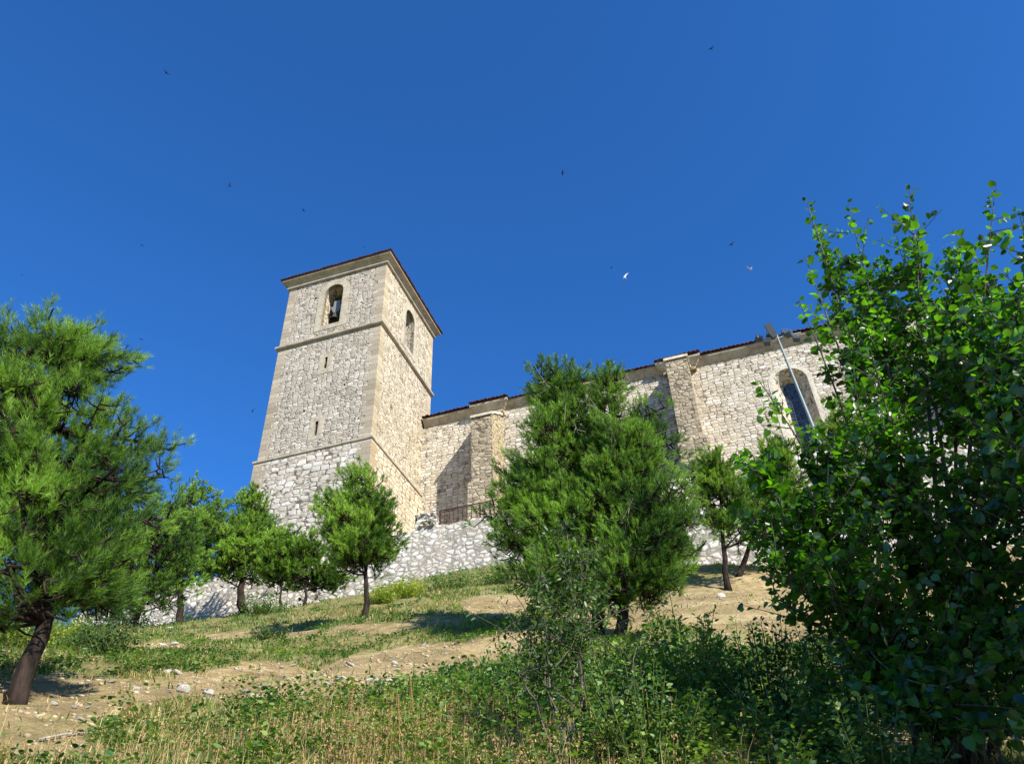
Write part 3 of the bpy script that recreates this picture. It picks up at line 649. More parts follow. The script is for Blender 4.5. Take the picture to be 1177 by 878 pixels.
def leaves_obj(name, P, D, Nn, size, tint, mat, parent, loc=(0, 0, 0), shape=LEAF):
    """P base of each leaf, D its pointing direction, Nn rough normal"""
    P = np.asarray(P, float); D = np.asarray(D, float); D /= np.linalg.norm(D, axis=1)[:, None]+1e-9; Nn = np.asarray(Nn, float); X = np.cross(D, Nn); X /= np.linalg.norm(X, axis=1)[:, None]+1e-9; Z = np.cross(X, D)
    n = len(P); sz = np.asarray(size)[:, None, None]
    fold = rng.uniform(.6, 2.2, (n, 1, 1)); S_ = np.repeat(shape[None], n, 0).copy(); S_[..., 2:3] *= fold; S_[..., 0] *= rng.uniform(.8, 1.1, (n, 1))
    V = P[:, None]+sz*(S_[..., 0:1]*X[:, None]+S_[..., 1:2]*D[:, None]+S_[..., 2:3]*Z[:, None])
    idx = (np.arange(n)[:, None]*8+LF[None]).ravel()
    return mesh_obj(name, V.reshape(-1, 3), (idx, np.full(n*2, 5)), mat, parent, loc, tint=np.repeat(np.clip(tint, 0, 1), 8))
def twig_leaves(L, n, u0, size, acc, droop=.25, spread=1.0):
    for i in range(n):
        u = u0+(1-u0)*(i+rng.random())/n; p = poly_eval(L, min(u, 1)); ax_ = poly_eval(L, min(1, u+.06))-poly_eval(L, max(0, u-.1)); ax_ /= np.linalg.norm(ax_)+1e-9
        o_ = rng.normal(size=3); o_ -= ax_*(o_@ax_); o_ /= np.linalg.norm(o_)+1e-9; dr_ = ax_*.5+o_*spread+np.array([0, 0, -droop]); s = size*rng.uniform(.55, 1.15)
        acc[0].append(p+o_*s*.45); acc[1].append(dr_+rng.normal(0, .15, 3)); acc[2].append(np.array([0, 0, 1.])*rng.choice([1, 1, 1, .2])+rng.normal(0, .55, 3)); acc[3].append(s)

# ---------------------------------------------------------------- pines
pine('tallest dark pine on the left edge with a thick leaning trunk', (18, 803, 9), [(45, 742, 9), (62, 690, 9.2), (62, 600, 9.4), (70, 480, 9.5), (62, 420, 9.6)], .105,
     [(55, 430, 55, 90, 9.6), (62, 392, 30, 28, 9.6), (118, 410, 30, 46, 9.8), (60, 530, 110, 90, 9.7), (150, 560, 52, 66, 9.9), (0, 600, 90, 110, 9.3), (105, 640, 66, 50, 9.2), (-50, 480, 70, 90, 9.6), (55, 660, 90, 40, 8.9), (185, 545, 24, 50, 10.2)], 190, 11, 5, sp_out=.30, nneed=30)
pine('bushy pine with drooping foliage between the tall left pine and the wall', (151, 724, 33), [(160, 700, 33), (178, 660, 33), (185, 600, 33)], .17,
     [(170, 640, 60, 55, 33), (140, 670, 38, 24, 32), (120, 600, 60, 60, 34), (195, 600, 40, 60, 34)], 90, 9, 5, sp_out=.9)
pine('upright pine with a straight dark trunk against the far end of the wall', (205, 720, 40), [(207, 690, 40), (212, 640, 40), (215, 570, 40)], .2,
     [(215, 632, 46, 40, 40), (235, 600, 34, 42, 40), (248, 580, 20, 26, 40), (190, 650, 30, 26, 40)], 72, 10, 5, 'needle_far', sp_out=.75)
pine('pine with forked trunk shading the wall beside the tower foot', (279, 714, 40), [(276, 685, 40), (280, 650, 40), (285, 600, 40), (290, 576, 40)], .24,
     [(285, 625, 40, 44, 40), (262, 630, 28, 30, 39.5), (310, 632, 26, 30, 40), (290, 590, 18, 24, 40)], 80, 10, 5, 'needle_far', sp_out=.9)
pine('small young pine with thin trunk right of the fork trunk pine', (321, 713, 36), [(322, 690, 36), (325, 640, 36)], .11,
     [(322, 642, 25, 26, 36), (318, 616, 14, 20, 36)], 46, 9, 5, 'needle_far', sp_out=.6)
pine('low spreading pine whose right branches reach toward the lone pine', (350, 710, 36), [(351, 690, 36), (352, 660, 36), (352, 635, 36)], .11,
     [(355, 650, 30, 22, 36), (382, 664, 20, 12, 36), (345, 636, 20, 18, 36)], 50, 9, 5, 'needle_far', sp_out=.6)
pine('lone slender pine with rounded crown before the white wall', (418, 720, 20), [(421, 690, 20), (420, 655, 20), (422, 600, 20), (420, 540, 20)], .1,
     [(418, 556, 26, 26, 20), (415, 592, 48, 34, 20), (410, 625, 44, 24, 20), (440, 605, 30, 28, 20), (380, 606, 20, 26, 20)], 95, 10, 4, 'needle_far', sp_out=.42)
pine('dense dark pine filling the left of the central pair', (683, 725, 15), [(688, 690, 15), (680, 640, 15), (672, 560, 15), (660, 480, 15), (640, 425, 15)], .15,
     [(640, 450, 34, 42, 15), (632, 520, 55, 62, 15), (615, 590, 58, 58, 15), (655, 620, 62, 62, 14.6), (585, 590, 32, 44, 15), (680, 540, 40, 60, 15.3), (640, 490, 44, 44, 15), (600, 560, 40, 40, 15), (625, 650, 50, 30, 14.8)], 230, 11, 5, dead=14, sp_out=.40, nneed=26)
pine('bright green pine forming the right of the central pair', (712, 740, 14.2), [(715, 705, 14.2), (722, 650, 14.3), (715, 570, 14.3), (700, 470, 14.5), (702, 440, 14.5)], .13,
     [(700, 455, 20, 34, 14.5), (715, 530, 50, 56, 14.3), (690, 590, 60, 60, 14.7), (765, 500, 26, 42, 14.6), (755, 580, 52, 52, 14.2), (735, 630, 54, 46, 13.9), (775, 620, 36, 42, 14.1), (728, 672, 44, 22, 13.8)], 230, 11, 5, dead=12, sp_out=.40, nneed=26)
pine('small pine with bare crooked trunk right of the central pair', (836, 674, 29), [(832, 640, 29), (830, 600, 29), (828, 560, 29), (826, 530, 29)], .13,
     [(825, 575, 30, 36, 29), (815, 545, 24, 26, 29), (850, 590, 26, 28, 29)], 60, 9, 5, 'needle_far', sp_out=.6)
pine('sloping trunked pine half hidden behind the poplar leaves', (846, 664, 31), [(860, 635, 31), (872, 590, 31), (880, 540, 31)], .14,
     [(880, 570, 40, 40, 31), (900, 540, 32, 34, 31)], 60, 9, 5, 'needle_far', sp_out=.6)
pine('light green pine top showing under the arched window through leaves', (985, 640, 31), [(985, 600, 31), (980, 520, 31), (975, 465, 31)], .16,
     [(975, 500, 34, 40, 31), (985, 560, 44, 44, 31)], 60, 9, 5, 'needle_far', sp_out=.6)

# ---------------------------------------------------------------- the big broadleaf tree at the right
def poplar():
    b0 = ground_at(1090, 850, 6.2); root = empty('poplar_tree', b0, label='large glossy leaved broadleaf tree filling the right side in the foreground', cat='tree')
    stems = []
    tips = [(926, 228, 6.0), (975, 234, 6.2), (1045, 214, 6.3), (1052, 250, 6.0), (1145, 210, 6.0), (1190, 250, 5.6), (1012, 300, 6.4), (1100, 290, 6.2), (925, 295, 5.7), (918, 345, 5.5), (1176, 330, 5.5), (872, 437, 5.2), (845, 520, 5.0), (1000, 400, 5.2), (1250, 280, 5.6), (1290, 420, 5.2), (840, 585, 5.3), (868, 640, 5.4), (1330, 600, 5), (905, 700, 5.6)]
    for k, (x, y, d) in enumerate(tips):
        e = at(x, y, d); s0 = b0+rng.normal(0, .12, 3)*[1, 1, 0]-[0, 0, .1]
        cx = 1090+(x-1090)*.35; m1 = at(cx, min(760, y*.45+440), 6.1+rng.uniform(-.4, .5))
        L = bez(s0, m1, e, 16); stems.append(L)
    wood = MB(); acc = ([], [], [], [])
    for k, L in enumerate(stems):
        wood.tube(L-b0, [.026*(1-.9*i/15) for i in range(16)], 6)
        twig_leaves(L, 46, .5, .064, acc); twig_leaves(L, 9, .93, .055, acc)
        for q_ in range(5):
            a0 = poly_eval(L, rng.uniform(.6, .93)); a1 = a0+rng.normal(0, .16, 3)+[0, 0, .1]; L2 = np.array([a0, (a0+a1)/2, a1]); wood.tube(L2-b0, [.005, .004, .002], 4); twig_leaves(L2, 8, .2, .06, acc)
    blobs = [(1035, 400, 75, 70, 6.1), (1110, 390, 80, 70, 6.2), (1120, 500, 110, 90, 6.0), (1010, 520, 60, 70, 5.7), (1010, 610, 100, 90, 5.6), (1120, 640, 110, 100, 5.6), (925, 620, 48, 46, 5.5), (985, 345, 38, 60, 6.1), (1000, 420, 44, 50, 6.1), (950, 300, 16, 40, 6.1), (1180, 420, 80, 120, 5.8),
             (1060, 310, 60, 50, 6.2), (1050, 720, 100, 50, 5.6), (1160, 740, 80, 60, 5.4), (1240, 560, 100, 160, 5.3), (1300, 480, 120, 180, 5.0), (1380, 620, 140, 160, 4.6), (890, 545, 34, 28, 5.4), (950, 670, 70, 36, 5.5), (1120, 815, 100, 50, 5.2), (1020, 770, 80, 34, 5.6), (1200, 800, 90, 60, 5.0), (960, 540, 40, 40, 5.5)]
    Bp = [at(x, y, d) for x, y, _, _, d in blobs]; wts = np.array([rx*ry for _, _, rx, ry, _ in blobs], float); wts /= wts.sum()
    allp = np.concatenate([L[4:] for L in stems])
    for i in range(1900):
        b = rng.choice(len(blobs), p=wts); u = rng.normal(size=3); u /= np.linalg.norm(u); k = np.linalg.norm(Bp[b])/F; r_ = np.array([blobs[b][2]*k, blobs[b][2]*k*.8, blobs[b][3]*k])
        tgt = Bp[b]+u*r_*rng.random()**.4*rng.choice([1, 1, 1.25])
        q = allp[np.argmin(np.linalg.norm(allp-tgt, axis=1)+np.where(allp[:, 2] > tgt[2], .3, 0)+rng.random(len(allp))*.25)]
        ln = np.linalg.norm(tgt-q)
        if ln > 1.1: q = tgt+(q-tgt)*1.1/ln
        L = bez(q, (q+tgt)/2+rng.normal(0, .07, 3)-[0, 0, .05], tgt+[0, 0, .1], 6)
        wood.tube(L-b0, [.007, .006, .005, .004, .003, .002], 4)
        twig_leaves(L, 19, .12, .061*rng.uniform(.75, 1.2), acc)
    P, D, Nn, s = map(np.array, acc); n = len(P)
    wood.build('branches', M['greybark'], root)
    ti = .35+rng.normal(0, .2, n)+.7*vnoise(P[:, 0]+P[:, 2], P[:, 1]-P[:, 2], .5, 3)
    leaves_obj('foliage', P-b0, D, Nn, s, ti, M['broad'], root)
poplar()
def shade_tree(base, hgt, rad, lab):   # unseen tree added outside the picture to shade the lower right
    b0 = np.array([base[0], base[1], H(*base)[0]]); root = empty('poplar_tree', b0, label=lab, cat='tree', group='added shade trees outside the frame'); wood = MB(); acc = ([], [], [], [])
    for k in range(9):
        a = k*.7; e = b0+np.array([math.cos(a)*rad*.7, math.sin(a)*rad*.7, hgt*rng.uniform(.6, 1)]); L = bez(b0-[0, 0, .1], b0+[0, 0, hgt*.5], e, 10); wood.tube(L-b0, [.05*(1-.09*i) for i in range(10)], 6)
    for k in range(520):
        u = rng.normal(size=3); u /= np.linalg.norm(u); t_ = b0+np.array([0, 0, hgt*.55])+u*[rad, rad, hgt*.46]*rng.random()**.35; q = t_+rng.normal(0, .35, 3)-[0, 0, .2]; L = np.array([q, (q+t_)/2, t_]); wood.tube(L-b0, [.007, .005, .003], 4); twig_leaves(L, 16, .05, .07, acc)
    P, D, Nn, s_ = map(np.array, acc); wood.build('branches', M['greybark'], root); leaves_obj('foliage', P-b0, D, Nn, s_, .4+rng.normal(0, .2, len(P)), M['broad'], root)
shade_tree((5.0, 1.9), 5.3, 1.5, 'unseen leafy tree added for shade just beyond the right edge of the picture')
shade_tree((6.8, .2), 5.2, 1.8, 'second unseen leafy tree added for shade farther behind beyond the right edge of the picture')

# ---------------------------------------------------------------- shrubs and weeds
def shrub(label, base, h, wdt, nst, nlf, size, mat='shrubleaf', name='shrub', cat='shrub', group=None, upright=.5, shape=OVAL, bark_='greenstem', u0=.08):
    b0 = ground_at(*base); root = empty(name, b0, label=label, cat=cat, group=group); wd = MB(); acc = ([], [], [], [])
    for i in range(nst):
        a = rng.uniform(0, 6.28); r_ = wdt*math.sqrt(rng.random()); e = b0+np.array([math.cos(a)*r_, math.sin(a)*r_, h*rng.uniform(.45, 1)*(1-.35*(r_/wdt)**2)])
        s0 = b0+np.array([math.cos(a), math.sin(a), 0])*r_*rng.uniform(.1, .5)+[0, 0, -.05]; L = bez(s0, np.array([s0[0]*.5+e[0]*.5, s0[1]*.5+e[1]*.5, s0[2]+(e[2]-s0[2])*(.5+upright*.2)]), e, 6)
        wd.tube(L-b0, [.006+.002*h, .006, .005, .004, .003, .002], 4); twig_leaves(L, nlf, u0, size, acc, .05)
    P, D, Nn, s = map(np.array, acc); n = len(P); wd.build('stems', M[bark_], root)
    leaves_obj('foliage', P-b0, D, Nn, s, .45+rng.normal(0, .2, n)+.6*vnoise(P[:, 0]*1., P[:, 2]+P[:, 1], .3, 5), M[mat], root, shape=shape); return root
def young_tree():
    b0 = ground_at(652, 905, 5.2); root = empty('young_tree', b0, label='spindly young tree with several bare pale stems and small leaves in the centre foreground', cat='sapling'); acc = ([], [], [], [])
    paths = [[(655, 860, 5.25), (668, 790, 5.4), (662, 720, 5.5), (655, 650, 5.6), (650, 600, 5.7)],
             [(640, 870, 5.2), (612, 800, 5.3), (595, 770, 5.35)], [(648, 850, 5.3), (632, 790, 5.4), (628, 745, 5.5), (640, 690, 5.6)],
             [(670, 860, 5.3), (700, 820, 5.35), (722, 790, 5.4), (742, 770, 5.5)], [(660, 860, 5.3), (690, 830, 5.3), (728, 785, 5.3), (733, 740, 5.4)], [(658, 800, 5.4), (670, 700, 5.6), (672, 640, 5.7)], [(648, 840, 5.3), (610, 740, 5.5), (620, 660, 5.6)]]
    for k, p in enumerate(paths):
        P = np.array([b0-[0, 0, .1]]+[at(*q) for q in p]); fine = np.array([poly_eval(P, u) for u in np.linspace(0, 1, 12)]); fine[1:-1] += rng.normal(0, .012, (10, 3))
        MB().tube(fine-b0, [(.013 if k == 0 else .009)*(1-.75*i/11) for i in range(12)], 6).build('stem', M['greybark'], root, smooth=True)
        if k in (0, 2, 5, 6):
            for i in range(70):
                q = poly_eval(fine, rng.uniform(.45, 1)); e = q+rng.normal(0, 1, 3)*[.17, .17, .17]; L = np.array([q, (q+e)/2+[0, 0, .02], e]); MB.tube
                tw.tube(L-b0, [.004, .003, .002], 4); twig_leaves(L, 12, .1, .042, acc, .1)
        else:
            for i in range(5):
                q = poly_eval(fine, rng.uniform(.3, 1)); e = q+rng.normal(0, .09, 3)+[0, 0, .08]; tw.tube([q-b0, (q+e)/2-b0, e-b0], [.004, .003, .002], 4)
    P, D, Nn, s = map(np.array, acc); tw.build('twigs', M['greybark'], root)
    leaves_obj('foliage', P-b0, D, Nn, s, .4+rng.normal(0, .25, len(P)), M['sapling'], root, shape=OVAL)
tw = MB(); young_tree()
G = 'leafy shrubs in the foreground'
shrub('tall dark shrub of upright leafy shoots right of the bare stemmed sapling', (800, 850, 6.3), 1.15, .55, 70, 44, .052, 'weed', group=G, upright=.9)
shrub('dark leafy shrub in the shade at the bottom edge', (745, 890, 5.3), .75, .45, 60, 40, .046, 'weed', group=G, upright=.8)
shrub('yellowish green shrub under the poplar left edge', (890, 850, 6.6), .95, .6, 60, 42, .046, 'shrubleaf', group=G, upright=.6)
shrub('dark low shrub below the poplar leaves', (960, 815, 7.0), 1.0, .6, 60, 40, .052, 'weed', group=G)
shrub('leafy mound at the foot of the central pines', (600, 790, 8.6), .55, .6, 60, 34, .055, 'weed', group=G)
shrub('thick leafy clump where the poplar shadow ends', (540, 800, 8.2), .45, .55, 55, 34, .055, 'weed', group=G)
shrub('leafy clump between the sapling and the dark shrubs', (700, 800, 8.4), .6, .6, 60, 34, .05, 'shrubleaf', group=G)
shrub('wide dark leafy shrub beside the sapling stems', (690, 850, 6.6), .55, .7, 70, 36, .048, 'weed', group=G)
shrub('shaded leafy shrub between the yellowish shrub and the corner', (930, 870, 5.9), .6, .6, 60, 36, .048, 'weed', group=G)
shrub('dark leafy clump behind the tall dark shrub', (770, 790, 8.0), .75, .6, 60, 36, .05, 'weed', group=G)
shrub('low leafy mound at the edge of the bare soil left of centre', (470, 815, 7.6), .35, .6, 50, 30, .045, 'weed', group=G)
shrub('deep green clump in the lower right corner', (1000, 900, 5.2), .6, .5, 50, 40, .048, 'weed', group=G)
shrub('tall stemmed weedy shrub left of the poplar trunk', (855, 790, 8.2), .95, .45, 50, 40, .055, 'weed', group=G, upright=1)
shrub('leafy bush deep in the shade under the poplar', (1060, 800, 7.6), 1.1, .8, 70, 30, .05, 'weed', group=G)
shrub('bush in shade at the right edge under the poplar', (1160, 800, 7.2), 1.2, .8, 70, 30, .05, 'weed', group=G)
G2 = 'weedy bushes along the slope'
shrub('yellow green bush at the foot of the wall right of the lone pine', (467, 686, 27), .95, .75, 70, 22, .09, 'yellowweed', 'weed_bush', 'bush', G2)
shrub('small yellow green bush nearer the lone pine trunk', (437, 698, 25), .7, .7, 60, 20, .08, 'yellowweed', 'weed_bush', 'bush', G2)
shrub('green bush under the wall below the railing', (520, 678, 29), .8, 1.3, 80, 22, .09, 'weed', 'weed_bush', 'bush', G2)
shrub('green bush at the wall foot just left of the central pines', (575, 676, 29), .9, 1.2, 80, 22, .09, 'weed', 'weed_bush', 'bush', G2)
shrub('pale grey green thistle bush below the wall left end', (120, 776, 14), .7, .55, 50, 20, .06, 'shrubleaf', 'weed_bush', 'bush', G2)
shrub('yellow flowering bush at the left edge behind the leaning trunk', (8, 775, 15), 1.0, .9, 80, 22, .06, 'yellowweed', 'weed_bush', 'bush', G2)
shrub('green leafy bush between the leaning trunk and the sky gap', (95, 760, 16), .85, .7, 70, 20, .06, 'weed', 'weed_bush', 'bush', G2)
shrub('dense green bush behind the trunk of the tallest pine', (45, 765, 17), .95, .9, 80, 22, .065, 'weed', 'weed_bush', 'bush', G2)
shrub('low dark bush on the slope below the young pines', (310, 738, 19), .35, .5, 50, 16, .06, 'shrubleaf', 'weed_bush', 'bush', G2)
shrub('green bush at the wall foot under the bushy left pine', (165, 722, 36), .7, 1.6, 70, 16, .11, 'weed', 'weed_bush', 'bush', G2)
shrub('dark green bush right of the fork trunk at the wall', (300, 716, 34), .8, 1.2, 70, 16, .11, 'weed', 'weed_bush', 'bush', G2)

def scatter(n, dmin, dmax, azmin=-40, azmax=40, power=1.0):
    az = np.radians(rng.uniform(azmin, azmax, n)); d = np.exp(rng.uniform(math.log(dmin), math.log(dmax), n)); x = d*np.sin(az); y = d*np.cos(az); z = H(x, y); return np.stack([x, y, z], 1), d
def keep(P, fn):
    px, py = project(P); return rng.random(len(P)) < fn(px, py)
def in_front_of_wall(P): return (P[:, :2]-C0)@E2 < -1.05
def blades(P, hgt, wid, lean_, curve=.3):
    n = len(P); a = rng.uniform(0, 6.28, n); u = np.stack([np.cos(a), np.sin(a), 0*a], 1); L_ = np.stack([np.cos(a+1.3), np.sin(a+1.3), 0*a], 1)*(rng.random(n)*lean_)[:, None]
    mid_ = P+L_*hgt[:, None]*.35+np.array([0, 0, 1])*hgt[:, None]*.55; tip = P+L_*hgt[:, None]+np.array([0, 0, 1])*hgt[:, None]*.95
    w_ = wid[:, None]; return np.stack([P-u*w_, P+u*w_, mid_+u*w_*.8, tip, mid_-u*w_*.8], 1).reshape(-1, 3)
# grass
P, d = scatter(330000, 4.5, 44); k = keep(P, lambda x, y: np.clip((cover(x, y)-.3)*.85, .012, 1)*np.clip(.75+1.6*vnoise(x, y, 22, 31)+vnoise(x, y, 7, 32), .08, 1)) & in_front_of_wall(P); P, d = P[k], d[k]
n = len(P); cl = vnoise(P[:, 0], P[:, 1], .6, 8)+vnoise(P[:, 0], P[:, 1], 2.5, 9)
hg = (.035+.06*np.clip(cl+.4, 0, 1))*rng.uniform(.5, 1.4, n)*(1+.022*d); wi_ = .0035+.0005*d
V = blades(P, hg, wi_, .9); tint = np.repeat(np.clip(.35+.7*vnoise(P[:, 0], P[:, 1], 1.4, 12)+rng.normal(0, .15, n), 0, 1), 5)
tag(tri_obj('grass', V, tint, M['grass'], None, k=5), 'short green grass in patches over the dry slope', 'grass', kind='stuff')
# broad-leaved ground weeds
P, d = scatter(26000, 4.3, 30); near = np.clip(14/d, .25, 1)
pxx, pyy = project(P); fg = np.clip((pyy-800)/40, 0, 1)
k = (rng.random(len(P)) < np.clip((cover(pxx, pyy)-.35)*1.7, .02, 1)*near*np.clip(.5+2.2*vnoise(P[:, 0], P[:, 1], .7, 21)+1.4*vnoise(P[:, 0], P[:, 1], .25, 22), 0.02, 1)*np.where((pxx < 260) & (pyy > 790), .45, 1)) & in_front_of_wall(P) & ~((pxx > 990) & (pyy > 790)); P, d = P[k], d[k]
n = len(P); nl = 16; _, pz_ = project(P); hh = (.05+np.clip((pz_-790)/120, .1, .4)*rng.random(n)**3*np.clip(11/d, .3, 1.3))
an = rng.uniform(0, 6.28, (n, nl)); rr = rng.uniform(.02, .13, (n, nl)); zz = rng.random((n, nl))*hh[:, None]
Q = P[:, None]+np.stack([np.cos(an)*rr, np.sin(an)*rr, zz], -1); Dd = np.stack([np.cos(an), np.sin(an), rng.uniform(-.2, .7, (n, nl))], -1)
leaves_obj('weeds', Q.reshape(-1, 3), Dd.reshape(-1, 3), (np.array([0, 0, 1.])+rng.normal(0, .4, (n*nl, 3))), (rng.uniform(.016, .04, (n, nl))*(1+.02*d[:, None])).ravel(),
           np.repeat(.4+1.1*vnoise(P[:, 0], P[:, 1], .9, 13)+rng.normal(0, .2, n), nl)+rng.normal(0, .15, n*nl), M['weed'], None)
tag(bpy.data.objects['weeds'], 'low broad leaved green weeds covering the foreground bank', 'weeds', kind='stuff')
# dry stalks with seed heads along the bottom
P, d = scatter(60000, 4.2, 13); pxx, pyy = project(P)
w_ = np.exp(-((pxx-430)/230)**2)*np.clip((pyy-795)/70, 0, 1)**1.5*np.clip(.7+1.6*vnoise(P[:, 0], P[:, 1], .5, 23), .05, 1)+np.exp(-((pxx-880)/60)**2-((pyy-735)/25)**2)*.9+np.exp(-((pxx-700)/180)**2)*np.clip((pyy-830)/50, 0, 1)*.2+.008
k = rng.random(len(P)) < w_; P, d = P[k], d[k]; n = len(P); hg = rng.uniform(.10, .32, n)*np.clip(1.15-(d-5)*.05, .5, 1.2)
V = blades(P, hg, np.full(n, .0024), 1.1); T = np.repeat(rng.random(n), 5); tag(tri_obj('dry_grass', V, T, M['straw'], None, k=5), 'dry straw coloured stalks along the bottom of the slope', 'dry grass', kind='stuff')
q = rng.random(n) < .45; tipp = V.reshape(-1, 5, 3)[:, 3][q]; m_ = 5; n2 = len(tipp)
Q = np.repeat(tipp, m_, 0)+rng.normal(0, .012, (n2*m_, 3))-np.array([0, 0, 1])*(rng.random(n2*m_)*.07)[:, None]
leaves_obj('seed_heads', Q, rng.normal(size=Q.shape)+[0, 0, .8], rng.normal(size=Q.shape), rng.uniform(.01, .022, n2*m_), rng.random(n2*m_), M['seed'], None, shape=OVAL)
tag(bpy.data.objects['seed_heads'], 'brown dry seed heads on the straw stalks', 'seed heads', kind='stuff')
P, d = scatter(150000, 4.2, 30); pxx, pyy = project(P); k = (rng.random(len(P)) < np.clip((cover(pxx, pyy)-.2)*np.clip(.25+2*vnoise(P[:, 0], P[:, 1], .8, 41), .03, .8), .01, .7)*np.where(pyy < 765, .45, 1)) & in_front_of_wall(P) & ((pyy < 790) | (pxx < 760)); P, d = P[k], d[k]; n = len(P)
V = blades(P+np.array([0, 0, .01]), rng.uniform(.03, .11, n)*(1+.02*d), .002+.0004*d, 2.4)
tag(tri_obj('thatch', V, np.repeat(rng.random(n), 5), M['straw'], None, k=5), 'matted dead grass lying bent over the slope', 'dead grass', kind='stuff')
# tall dry seed stalks
for i, (x, y, h) in enumerate([(396, 875, .5), (442, 872, .46), (458, 868, .42), (512, 872, .4), (535, 860, .42), (478, 860, .5), (560, 858, .4)]):
    b = ground_at(x, y, 5.7+.1*i); m_ = MB(); tip = np.array([rng.normal(0, .05), rng.normal(0, .05), h]); m_.tube([(0, 0, -.03), tip*.5+[.01, 0, 0], tip], [.004, .003, .002], 5)
    o = m_.build('dry_stalk', M['straw'], None, tuple(b)); tag(o, 'tall dry stalk with brown seed knots in the foreground bank', 'dry stalk', 'tall dry seed stalks')
    kz = np.linspace(.35, 1, 40); MB().tube([tip*u_ for u_ in kz], [.0035+.009*abs(math.sin(j*1.3+i))*(1-.5*j/40) for j in range(40)], 6).build('seed_knots', M['seed'], o)

# stones
R_ = [rock_mesh(k, .5, 2) for k in range(6)]; RM = []
for k, (V, Fc) in enumerate(R_):
    me = bpy.data.meshes.new('stone'); me.from_pydata(V, [], Fc); me.materials.append(M['stone']); RM.append(me)
spots = [(428, 771, 11, .15), (445, 775, 10.8, .12), (157, 793, 10, .08), (192, 773, 11.5, .09), (205, 775, 11.4, .08), (280, 799, 9.5, .09), (290, 819, 8.6, .1), (178, 846, 7.2, .06), (200, 742, 20, .13), (186, 744, 21, .12), (197, 726, 30, .2), (405, 745, 13, .1), (240, 797, 9.6, .08), (210, 797, 9.6, .1), (455, 740, 13, .09), (300, 795, 9.7, .07), (130, 779, 10.5, .07), (640, 715, 14, .1), (830, 688, 24, .18), (345, 808, 9.1, .08), (600, 727, 12.6, .07), (470, 780, 10.2, .08), (395, 766, 11.2, .06), (520, 748, 12.4, .09), (375, 790, 9.8, .07), (330, 832, 7.9, .09)]
named = ['largest pale flat stone on the bare soil in mid slope', 'pale stone touching the largest flat stone on its right']
def mark(o, i, x, y):
    lab = named[i] if i < 2 else 'small pale limestone lump lying loose on the dry slope'
    tag(o, lab, 'stone', 'pale stones on the slope')
for i in range(90):
    if i < len(spots): x, y, dd_, s = spots[i]
    else:
        for _ in range(60):
            x, y = rng.uniform(60, 760), rng.uniform(715, 830)
            if cover(np.array([x]), np.array([y]))[0] < .2: break
        dd_ = None; s = rng.uniform(.02, .06)
    if dd_ is None:
        v = ray(x, y); ds = np.linspace(5, 34, 400); hh_ = H(v[0]*ds/math.hypot(v[0], v[1]), v[1]*ds/math.hypot(v[0], v[1])); zz_ = v[2]*ds/math.hypot(v[0], v[1]); w2 = np.where(hh_ > zz_)[0]
        if len(w2) == 0: continue
        dd_ = ds[w2[0]]
    p = ground_at(x, y, dd_); o = bpy.data.objects.new('stone', RM[i % 6]); COL.objects.link(o); o.location = tuple(p+[0, 0, s*.15]); o.scale = (s, s*random.uniform(.7, 1.1), s*random.uniform(.6, 1.1)); o.rotation_euler = (random.uniform(-.5, .5), random.uniform(-.5, .5), random.uniform(0, 6)); mark(o, i, x, y)
# gravel
P, d = scatter(22000, 5, 34); pxx, pyy = project(P); k = (cover(pxx, pyy) < .3) & in_front_of_wall(P); P, d = P[k], d[k]; V0, F0 = rock_mesh(3, .6, 1); V0 = np.array(V0); F0 = np.array(F0)
n = len(P); sz = (.004+.036*rng.random(n)**4)*(1+.03*d); V = (P[:, None]+V0[None]*sz[:, None, None]*rng.uniform(.7, 1.2, (n, 1, 3))).reshape(-1, 3); idx = (np.arange(n)[:, None, None]*len(V0)+F0[None]).reshape(-1)
tag(mesh_obj('gravel', V, (idx, np.full(len(idx)//3, 3)), M['pebble']), 'small pebbles strewn over the bare soil', 'gravel', kind='stuff')
# one yellow flower
fp = ground_at(150, 808, 8.4); fl = empty('yellow_flower', fp, label='single bright yellow flower on the bare soil at left', cat='flower')
MB().tube([(0, 0, -.02), (.01, 0, .05), (0, .01, .1)], [.003, .003, .002], 5).build('stem', M['weed'], fl)
pm = MB()
for k in range(9):
    a = k*.698; u = np.array([math.cos(a), math.sin(a), .2]); s_ = np.array([-math.sin(a), math.cos(a), 0]); pm.add([np.array([0, 0, .1]), u*.025+s_*.012+[0, 0, .1], u*.045+[0, 0, .105], u*.025-s_*.012+[0, 0, .1]], [(0, 1, 2, 3)])
pm.build('petals', M['petal'], fl)
# a fallen dry stick
a_, b_ = ground_at(45, 846, 7.3), ground_at(105, 838, 7.5)
stk = MB().tube([(0, 0, .02), (b_-a_)*.5+[0, 0, .04], b_-a_+[0, 0, .03]], [.012, .01, .006], 6).build('fallen_stick', M['deadtwig'], None, tuple(a_)); tag(stk, 'pale dry stick lying on the soil at lower left', 'stick')

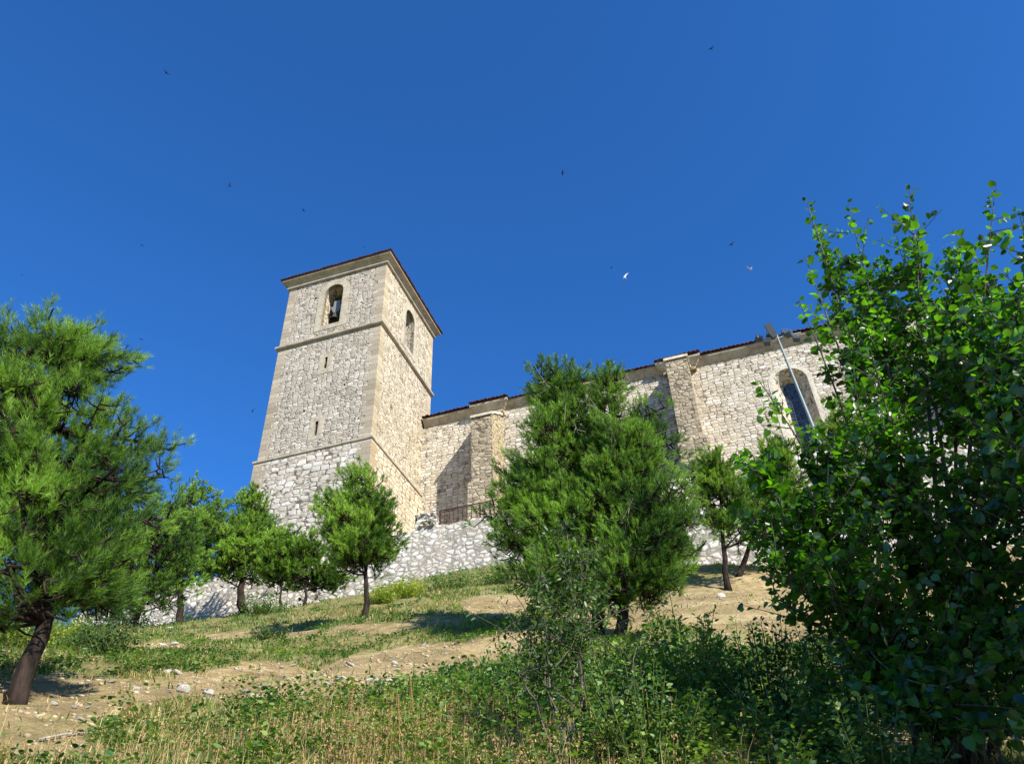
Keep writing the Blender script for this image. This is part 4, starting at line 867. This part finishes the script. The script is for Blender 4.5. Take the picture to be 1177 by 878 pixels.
# ---------------------------------------------------------------- birds
def bird(x, y, d, span_, heading, roll, flap, mat, label, group):
    p = at(x, y, d); span = span_*1.35; s = span/2; V = []; Fc = []; m_ = MB()
    # body: a tapered spindle with a small beak and forked tail, wings swept back, all one mesh
    m_.tube([(0, .40*s, 0), (0, .34*s, 0), (0, .22*s, .01*s), (0, 0, 0), (0, -.25*s, 0), (0, -.42*s, 0)], [.005*s, .07*s, .12*s, .15*s, .09*s, .02*s], 8)
    for q in (-1, 1):
        z1, z2 = flap*.5*s, flap*s
        W_ = [(q*.06*s, .2*s, .02*s), (q*.45*s, .26*s, z1), (q*1.0*s, -.12*s, z2), (q*.5*s, .0*s, z1), (q*.06*s, -.12*s, .0)]
        m_.add(W_+[(a, b, c-.015*s) for a, b, c in W_], [(0, 1, 3, 4), (1, 2, 3), (5, 9, 8, 6), (6, 8, 7), (0, 5, 6, 1), (1, 6, 7, 2), (2, 7, 8, 3), (3, 8, 9, 4)])
        m_.add([(0, -.36*s, .01*s), (q*.03*s, -.36*s, 0), (q*.17*s, -.62*s, 0), (q*.03*s, -.5*s, 0)], [(0, 1, 2, 3)])
    o = m_.build('bird', M[mat], None, tuple(p)); o.rotation_euler = (roll, .2, heading); tag(o, label, 'bird', group)
GB = 'dark birds flying over the church'
for (x, y, d, sp, hd, ro, fl_, lab) in [
 (191, 84, 36, .42, .9, .3, .5, 'dark bird highest at the upper left of the sky'), (264, 214, 38, .34, 2.2, -.3, .8, 'dark bird with raised wings above and left of the tower'), (349, 242, 38, .3, 1.3, .2, .3, 'dark bird just above the tower roof'),
 (163, 282, 45, .26, .4, .1, .4, 'tiny dark bird over the tall left pine'), (162, 390, 42, .24, .5, .0, .4, 'tiny dark bird right beside the tall left pine top'), (290, 473, 42, .28, 2, .6, .9, 'tiny dark bird close to the tower left edge'),
 (418, 284, 45, .2, 1, .1, .4, 'tiny dark speck of a bird over the tower eave'), (818, 56, 38, .42, 2.6, .1, .5, 'dark bird highest at the upper right of the sky'), (647, 199, 38, .42, 1.6, -.1, .25, 'dark bird wings spread flat in mid sky'),
 (841, 281, 38, .34, 2.4, .2, .4, 'dark bird right above the white bird'), (703, 308, 45, .24, 2, .1, .4, 'tiny dark bird beside the grey and white bird'), (25, 316, 48, .16, 0, .1, .4, 'faint dark speck of a bird at the far left')]:
    bird(x, y, d, sp, hd, ro, fl_, 'black', lab, GB)
bird(718, 319, 42, .5, 2.2, .5, 1.1, 'white', 'grey and white bird with raised wings in mid sky', 'pale birds')
bird(863, 309, 44, .5, .6, -.5, .9, 'white', 'pure white bird at right with folded wings', 'pale birds')
